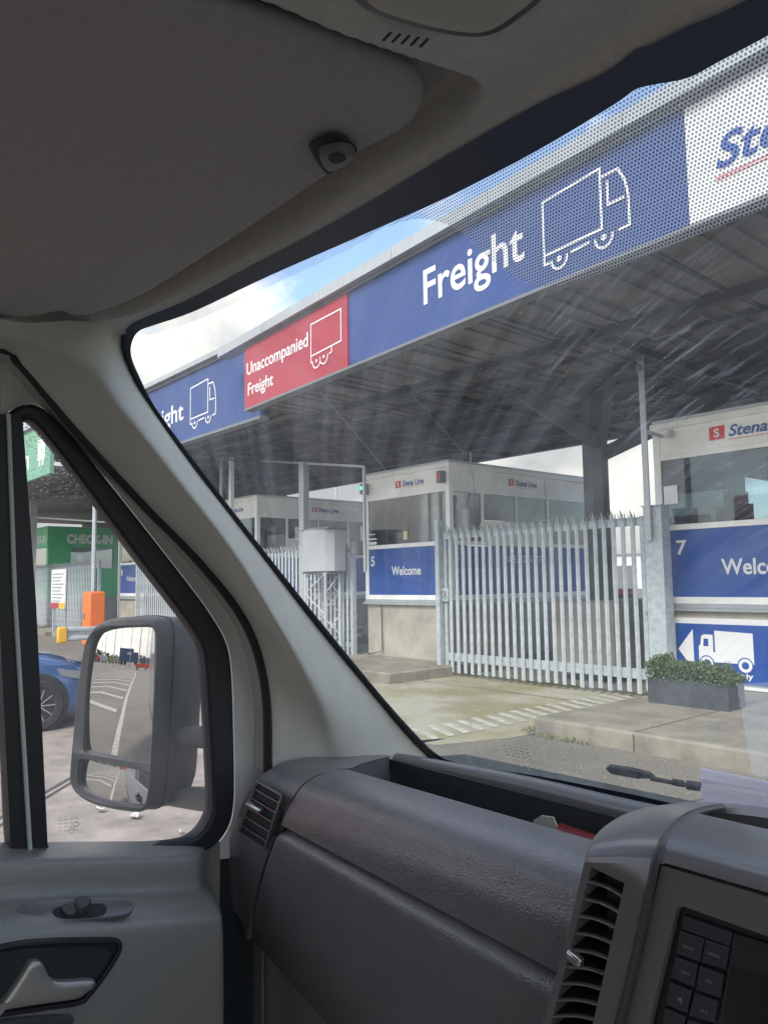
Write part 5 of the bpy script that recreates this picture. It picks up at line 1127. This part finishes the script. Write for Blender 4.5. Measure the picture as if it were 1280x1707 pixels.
# top cover left of the tray, tray, rear lip
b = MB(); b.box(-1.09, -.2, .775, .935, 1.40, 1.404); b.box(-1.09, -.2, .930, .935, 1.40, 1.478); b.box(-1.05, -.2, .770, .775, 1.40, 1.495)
b.build('storage_tray', TRAY, dash)
lipc = [at(592, 1256, Y=.955), at(640, 1262, Y=.955), at(700, 1272, Y=.955), at(800, 1290, Y=.955), at(900, 1311, Y=.955), at(1060, 1349, Y=.955)]
lipc.append(lipc[-1]+Vector((.25, .01, .004)))
rows = []
for p in catmull(lipc, 5): rows.append([p+Vector((0, dy, dz)) for dy, dz in ((-.012, -.045), (-.014, -.004), (-.012, .004), (-.006, .009), (.002, .010), (.010, .008), (.013, .002), (.014, -.04))])
b = MB(); b.grid(rows); b.add(rows[0], [tuple(range(8))]); b.build('tray_lip', DASHS, dash, smooth=True, auto=60)
for xx in (.1, .32, .62):
    p = catmull(lipc, 5)[int(xx*25)]; MB().lathe([(0, .001), (.0016, .0006), (.0018, 0)], p+Vector((0, -.004, .0095)), (0, -.3, 1), 10).build('lip_screw', GREYD, dash)
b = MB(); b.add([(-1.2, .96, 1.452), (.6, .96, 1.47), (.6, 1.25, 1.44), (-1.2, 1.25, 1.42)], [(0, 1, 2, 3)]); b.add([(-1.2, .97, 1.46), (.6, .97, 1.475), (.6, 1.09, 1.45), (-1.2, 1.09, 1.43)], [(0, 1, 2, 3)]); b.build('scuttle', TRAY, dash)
# lower trim below
b = MB(); b.prism([at(x, y, Y=.745) for x, y in [(388, 1500), (437, 1540), (437, 1900), (400, 1900), (392, 1700)]], (0, .02, 0)); b.build('lower_panel', BEIGE, dash, bevel=.003)
b = MB(); b.prism([at(x, y, Y=.745) for x, y in [(440, 1540), (900, 1700), (900, 2300), (445, 2300)]], (0, .02, 0)); b.build('lower_panel', BEIGE, dash, bevel=.003)
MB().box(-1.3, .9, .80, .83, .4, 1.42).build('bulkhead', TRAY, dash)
# --- centre console
con = thing('centre_console', None, None); con.parent = van; con.location = (-.2, .6, 0)
YV = .604
strip_l = [(905, 1707), (921, 1650), (935, 1600), (955, 1520), (974, 1438)]; strip_r = [(1024, 1707), (1040, 1645), (1055, 1580), (1070, 1510), (1084, 1441)]
ext_l, ext_r = (880, 1800), (1000, 1800)
so_ = [at(*p, Y=YV) for p in [ext_l]+strip_l]+[at(*p, Y=YV) for p in reversed(strip_r)]+[at(*ext_r, Y=YV)]
hole = [at(x, y, Y=YV) for x, y in [(985, 1446), (1041, 1473), (974, 1770), (902, 1770)]]
# rounded shoulder above the strip
Lc = [(974, 1438, .604), (977, 1425, .608), (986, 1405, .622), (1008, 1380, .665), (1045, 1358, .72), (1090, 1346, .78), (1150, 1339, .86)]
Kc = [(1029, 1439.5, .604), (1033, 1424, .608), (1042, 1400, .622), (1062, 1374, .660), (1095, 1354, .71), (1135, 1344, .77), (1190, 1339, .85)]
Mc_ = [(1084, 1441, .604), (1088, 1425, .608), (1098, 1402, .620), (1115, 1378, .655), (1142, 1358, .70), (1180, 1347, .76), (1232, 1341, .84)]
def c3d(c): return catmull([at(x, y, Y=yy_) for x, y, yy_ in c], 6)
l3, k3_, m3_ = c3d(Lc), c3d(Kc), c3d(Mc_)
b = MB(); b.fill(so_, holes=[hole]); b.grid([hole, [p+Vector((0, .03, 0)) for p in hole]], closed=True)
arch_rows = [catmull([l3[i], k3_[i], m3_[i]], 5) for i in range(len(l3))]
b.grid(arch_rows)
lower = [at(*p, Y=YV) for p in [ext_l]+strip_l]; fullL = lower[:-1]+l3
b.grid([fullL, [p+Vector((-.004, .006, -.001)) for p in fullL], [p+Vector((-.008, .09, -.012)) for p in fullL]])
strip = b.build('console_side', CONS, con, smooth=True, auto=50)
vc = vent(hole, 11, strip, CONS, YV, 1)
b = MB(); b.bar(at(946, 1590, Y=YV-.012), at(970, 1608, Y=YV-.012), .008, .009); b.build('vent_tab', CHROME, strip, bevel=.002)
# dark moulding line then radio panel
fullM = [at(*p, Y=YV) for p in [ext_r]+strip_r][:-1]+m3_
b = MB(); b.tube([p+Vector((.004, .0005, -.0003)) for p in fullM if p.y < .79], .0038, 8); b.build('console_bead', CONSD, con, smooth=True)
off = Vector((.007, .002, .001)); M2 = [p+off for p in fullM]
# split at the joint line between lid and panel
li = min(range(len(M2)), key=lambda i: abs(M2[i].z-1.563) if M2[i].y < .63 else 9)
lid = [p for p in M2[li:] if p.y < .712]; lo = M2[:li+1]
EXT = Vector((.45, 0, 0))
b = MB(); b.grid([[p+EXT*t for p in lid] for t in (0, .1, .3, .6, 1)]); b.grid([[lid[0]+EXT*t for t in (0, 1)], [lid[0]+EXT*t+Vector((0, .01, .001)) for t in (0, 1)]]); b.build('console_lid', CONS, con, smooth=True, auto=60)
pz1 = lid[0].z-.0035; PYP = lid[0].y+.001
px_l = [(p.x, p.z) for p in lo if p.z < pz1-.002]
panel = [Vector((x, PYP, z)) for x, z in px_l]+[Vector((lid[0].x+.0005, PYP, pz1)), Vector((.1, PYP, pz1)), Vector((.1, PYP, px_l[0][1]))]
HOL = [at(x, y, Y=PYP) for x, y in [(1126, 1520), (1130, 1513), (1140, 1512), (1500, 1640), (1500, 1900), (1040, 1900), (1062, 1790)]]
b = MB(); b.fill(panel, holes=[HOL]); b.grid([HOL, [p+Vector((0, .008, 0)) for p in HOL]], closed=True); b.grid([[panel[-3-0], panel[-3]], [panel[-3], panel[-3]]]) if False else None
b.add([Vector((lid[0].x, PYP, pz1)), Vector((.1, PYP, pz1)), Vector((.1, PYP+.02, pz1+.0015)), Vector((lid[0].x, PYP+.02, pz1+.0015))], [(0, 1, 2, 3)])
pan = b.build('radio_panel', CONS, con)
MB().box(-.42, .12, PYP+.008, PYP+.011, 1.2, 1.556).build('radio_recess', BLACKG, con)
RB = mat('radio_button', (.045, .045, .055), .35)
YB = PYP+.0078
def rb(q): return [at(1050+x/4, 1280+y/4, Y=YB-.003) for x, y in q]
quads = [[(356, 985), (684, 1100), (666, 1192), (346, 1078)], [(336, 1086), (498, 1142), (470, 1298), (308, 1238)], [(505, 1146), (664, 1198), (640, 1342), (478, 1300)],
         [(303, 1258), (455, 1316), (430, 1468), (275, 1400)], [(464, 1320), (622, 1380), (605, 1540), (440, 1480)], [(268, 1430), (415, 1490), (384, 1640), (240, 1580)], [(430, 1500), (590, 1560), (560, 1704), (395, 1655)],
         [(232, 1602), (375, 1664), (350, 1800), (205, 1760)], [(385, 1680), (545, 1730), (520, 1880), (365, 1830)]]
for q in quads:
    pq = rb(q); b = MB(); b.pillow(pq, (0, -1, 0), [(0, -.003), (0, 0), (.0004, .0008), (.0012, .001)]); b.build('radio_button', RB, con)
LT = mat('button_print', (.28, .28, .30), .5)
for txt, (x, y), wd in (('RADIO', (350, 1180), 78), ('MEDIA', (520, 1228), 80), ('NAVI', (340, 1350), 60), ('TEL', (505, 1412), 44), ('SYS', (465, 1610), 52)):
    p = at(1050+x/4, 1280+y/4, Y=YB-.0045); w3 = (at(1050+(x+wd)/4, 1280+y/4, Y=YB-.0045)-p).length*.9
    b = MB(); letter(b, txt, (0, YB-.0041, 0), (1, 0, 0), (0, 0, 1), p.x, p.x+w3, p.z-.0022, p.z, lift=.0002); b.build('lettering', LT, con)
p = at(1050+318/4, 1280+1545/4, Y=YB-.0043); b = MB(); b.add([p+Vector((a, 0, c)) for a, c in ((0, .001), (.0015, .001), (.0035, .003), (.0035, -.003), (.0015, -.001), (0, -.001))], [(0, 1, 2, 3, 4, 5)]); b.build('mute_symbol', LT, con, flipfix=False)
scr = [at(1050+x/4, 1280+y/4, Y=YB-.002) for x, y in ((694, 1105), (1400, 1330), (1400, 2000), (560, 1900))]
MB().add(scr, [(0, 1, 2, 3)]).build('radio_screen', mat('screen_surround', (.03, .03, .035), .25), con)
scr = [at(1050+x/4, 1280+y/4, Y=YB-.0025) for x, y in ((672, 1330), (1400, 1540), (1400, 2000), (590, 1900))]
MB().add(scr, [(0, 1, 2, 3)]).build('radio_display', BLACKG, con)
# shelf on the console top
b = MB(); tp_ = m3_[-1]
le = lid[-1]; b.box(le.x-.02, .1, le.y-.004, .83, le.z-.06, le.z-.028); b.grid([[le+EXT*t for t in (0, 1)], [le+EXT*t+Vector((0, .002, -.03)) for t in (0, 1)]]); b.build('console_top', CONSD, con)
ra = catmull([at(x, y, Y=.90) for x, y in ((1090, 1345), (1150, 1338), (1220, 1341), (1300, 1350), (1420, 1368))], 6); rb_ = catmull([at(x, y, Y=.80) for x, y in ((1120, 1362), (1160, 1353), (1220, 1357), (1300, 1367), (1420, 1388))], 6)
b = MB(); b.grid([[p+Vector((0, .03, -.05)) for p in ra], [p+Vector((0, .012, -.002)) for p in ra], ra, [p.lerp(q, .5)+Vector((0, 0, .002)) for p, q in zip(ra, rb_)], rb_, [p+Vector((0, .002, -.02)) for p in rb_]]); b.build('console_rim', CONS, con, smooth=True, auto=50)
# ---- wing mirror
R_M = 1.4; N0 = Vector((0.51620921, -0.85645008, 0.00461669)); P0 = at(198, 1160, X=-1.5); CM = P0-N0*R_M
def sph(px, py, C, Rr):
    d = ray(px, py); oc = EYE-C; b_ = oc.dot(d); c_ = oc.dot(oc)-Rr*Rr; t = -b_-math.sqrt(max(0, b_*b_-c_)); return EYE+d*t
mir = thing('wing_mirror', None, None); mir.parent = van; mir.location = (-1.5, .6, 1.5)
def cap(name, outl, C, Rr, m_, parent, grid=14):
    o2 = [q.xy for q in catmull([Vector((a, c, 0)) for a, c in outl], 4, True)]; cx_, cy_ = sum(p.x for p in o2)/len(o2), sum(p.y for p in o2)/len(o2)
    rows = []
    for k in range(grid+1):
        t = k/grid; rows.append([sph(cx_+(p.x-cx_)*max(t, .001), cy_+(p.y-cy_)*max(t, .001), C, Rr) for p in o2])
    b = MB(); b.grid(rows, closed=True); o = b.build(name, m_, parent, flipfix=False)
    me = o.data
    # exact sphere normals for a clean convex reflection
    rl = Vector((0, 0, 0)); p = parent
    while p is not None: rl = rl+p.location; p = p.parent
    for pg in me.polygons: pg.use_smooth = True
    me.normals_split_custom_set_from_vertices([((v.co+rl)-C).normalized() for v in me.vertices])
    return o
GM = [(157, 1062), (166, 1053), (190, 1047), (225, 1045), (250, 1046), (257, 1052), (258, 1070), (256, 1150), (253, 1220), (251, 1268), (247, 1274), (220, 1271), (180, 1264), (146, 1257), (139, 1250), (139, 1225), (143, 1150), (150, 1085)]
GL = [(129, 1280), (132, 1268), (142, 1266), (180, 1273), (225, 1283), (243, 1289), (248, 1297), (246, 1320), (241, 1341), (234, 1345), (200, 1340), (160, 1330), (136, 1318), (129, 1304)]
cap('mirror_glass', GM, CM, R_M, MIRROR, mir)
# lower wide-angle glass: its own tighter curve
R2 = .48; P2_ = at(188, 1308, plane=(P0, N0))
n2 = N0.copy()
for _ in range(60):
    C2 = P2_-n2*R2; H_ = sph(206, 1277, C2, R2); nn_ = (H_-C2).normalized(); wn = ((EYE-H_).normalized()+Vector((0, -1, 0))).normalized(); n2 = (n2+(wn-nn_)*.5).normalized()
C2 = P2_-n2*R2
cap('wide_angle_glass', GL, C2, R2, MIRROR, mir)
FO = [(118, 1290), (122, 1240), (131, 1150), (140, 1085), (148, 1060), (163, 1042), (188, 1032), (225, 1028), (252, 1030), (263, 1040), (266, 1070), (263, 1150), (257, 1250), (252, 1320), (246, 1345), (232, 1354), (195, 1350), (155, 1340), (130, 1325), (119, 1308)]
def mpl(pts, off=0, n=4): return [at(q.x, q.y, plane=(P0+N0*off, N0)) for q in catmull([Vector((a, c, 0)) for a, c in pts], n, True)]
fo_ = mpl(FO, .006); ce = sum(fo_, Vector())/len(fo_)
def scl(P, s, v): return [ce+(p-ce)*s+v for p in P]
b = MB(); b.fill(scl(fo_, .965, N0*.0045), holes=[mpl([(x, y) for x, y in GM], .0045)[::1], mpl(GL, .0045)])
b.grid([scl(fo_, .965, N0*.0045), scl(fo_, .985, N0*.0035), fo_, scl(fo_, 1.0, -N0*.012)], closed=True)
for g_ in (GM, GL): h0 = mpl(g_, .0045); b.grid([h0, [p-N0*.02 for p in h0]], closed=True)
BK = Vector((-.25, .97, 0))
# back shell swept forward
Yv = Vector((-.02, 1, 0))
rows = [scl(fo_, 1.0, -N0*.012), scl(fo_, 1.0, Yv*.035), scl(fo_, .985, Yv*.065), scl(fo_, .94, Yv*.09), scl(fo_, .82, Yv*.108), scl(fo_, .5, Yv*.118), scl(fo_, .05, Yv*.12)]
b.grid(rows, closed=True); b.build('mirror_housing', MIRH, mir, smooth=True, auto=45)
b = MB(); b.tube(scl(fo_, 1.001, Yv*.03)+[scl(fo_, 1.001, Yv*.03)[0]], .0012, 6); b.build('housing_seam', BLACK, mir)
for (x0_, y0_), (x1_, y1_), h0, h1 in (((262, 1225), (352, 1230), .034, .040), ((266, 1325), (352, 1335), .034, .042)):
    a = at(x0_, y0_, Y=.70); c = at(x1_+22, y1_, X=-1.26); e = c+(c-a)*.04
    b = MB(); ws1 = [(a, h0*1.3, .045), (a.lerp(c, .25), h0, .04), (c, h1, .045), (e, h1*1.2, .06)]
    rows = []
    for p, h, d_ in ws1:
        rows.append([p+Vector((0, 0, 0))+Vector((.0, sy*d_*.5, sz*h*.5)) for sy, sz in ((-.6, -1), (.6, -1), (1, -.6), (1, .6), (.6, 1), (-.6, 1), (-1, .6), (-1, -.6))])
    b.grid(rows, closed=True); b.build('mirror_arm', MIRH, mir, smooth=True, auto=50)
# --- wiper and cowl
wip = thing('wiper', None, None); wip.parent = van; wip.location = (-.5, 1.1, 1.5)
def wo_(x, y, o=.018): return ws(x, y, -o)
b = MB(); b.prism([wo_(x, y) for x, y in ((1009, 1283), (1014, 1279), (1050, 1284), (1082, 1292), (1090, 1299), (1060, 1299), (1018, 1291))], WN*.006); b.build('blade_holder', BLACK, wip, bevel=.001)
b = MB(); b.prism([wo_(x, y, .025) for x, y in ((1018, 1284), (1045, 1288), (1070, 1296), (1064, 1299), (1040, 1295), (1018, 1290))], WN*.003); b.build('holder_slot', GREYD, wip)
b = MB(); b.tube([wo_(1085, 1298), wo_(1130, 1307), wo_(1170, 1314), wo_(1330, 1350)], [.0035, .003, .0035, .005], 8); b.build('wiper_arm', BLACK, wip, smooth=True)
b = MB(); b.tube([wo_(1122, 1304), wo_(1138, 1307)], .0048, 10); b.tube([wo_(1146, 1309), wo_(1175, 1313)], .0062, 10); b.build('arm_sleeves', BLACK, wip, smooth=True)
b = MB(); b.tube([wo_(750, 1278, .012), wo_(850, 1290, .012), wo_(1000, 1318, .012), wo_(1200, 1362, .012)], .004, 6); b.build('wiper_blade', BLACK, wip)
# ---- things lying on the dash
PAP = transl('lilac_paper', (.92, .89, .93), 1.0)
t = PAP.node_tree; dn_ = [n for n in t.nodes if n.type == 'MIX_SHADER'][0]; df_ = N(t, 'ShaderNodeBsdfDiffuse'); df_.inputs[0].default_value = (.84, .80, .85, 1); dn_.inputs[0].default_value = .75; L(t, df_.outputs[0], dn_.inputs[1])
def paper(y): 
    rows = []
    for i in range(13):
        t = i/12; r = []
        for j in range(17):
            s = j/16; px = 1169+s*260; py = 1281+s*52+t*(72-s*10); r.append(at(px+(1.5*math.sin(t*21) if j == 0 else 0)-t*2, py, Y=y+.004*math.sin(t*9+s*2)+(.004 if .22 < t < .32 else 0)+.006*t*t))
        rows.append(r)
    return rows
pr = paper(.90); b = MB(); b.grid(pr); b.grid([[p+Vector((0, .0012, 0)) for p in r] for r in pr]); o = b.build('paper_sheet', PAP, None, smooth=True, flipfix=False); tag(o, 'folded pale lilac paper standing on the dashboard against the glass', 'paper')
cd_ = thing('red_card', 'small red and black card lying in the dashboard tray', 'card', at(940, 1400, Z=1.45))
rc = [at(x, y, Z=1.452) for x, y in ((892, 1386), (935, 1372), (1010, 1398), (975, 1418), (940, 1410))]; b = MB(); b.prism(rc, (0, 0, -.003)); b.build('card_face', mat('card_red', (.14, .012, .012), .5), cd_)
rc = [at(x, y, Z=1.4545) for x, y in ((902, 1391), (975, 1418), (975, 1427), (908, 1402))]; b = MB(); b.prism(rc, (0, 0, -.002)); b.build('card_strip', BLACKG, cd_)
a_, c_ = at(912, 1402, Z=1.457), at(978, 1428, Z=1.457); dd = (c_-a_); b = MB(); letter(b, '029-555-820', a_, dd.normalized(), Vector((0, 0, 1)), 0, dd.length, 0, .006, lift=.001); b.build('lettering', WHITE, cd_)
wc = [at(x, y, Y=.86) for x, y in ((888, 1384), (889, 1368), (902, 1360), (922, 1363), (928, 1378), (922, 1396), (900, 1398))]
o = MB().prism(wc, (0, .002, 0)).build('white_tag', mat('tag_cream', (.5, .48, .40), .7)); tag(o, 'small cream tag standing beside the red card in the tray', 'tag')
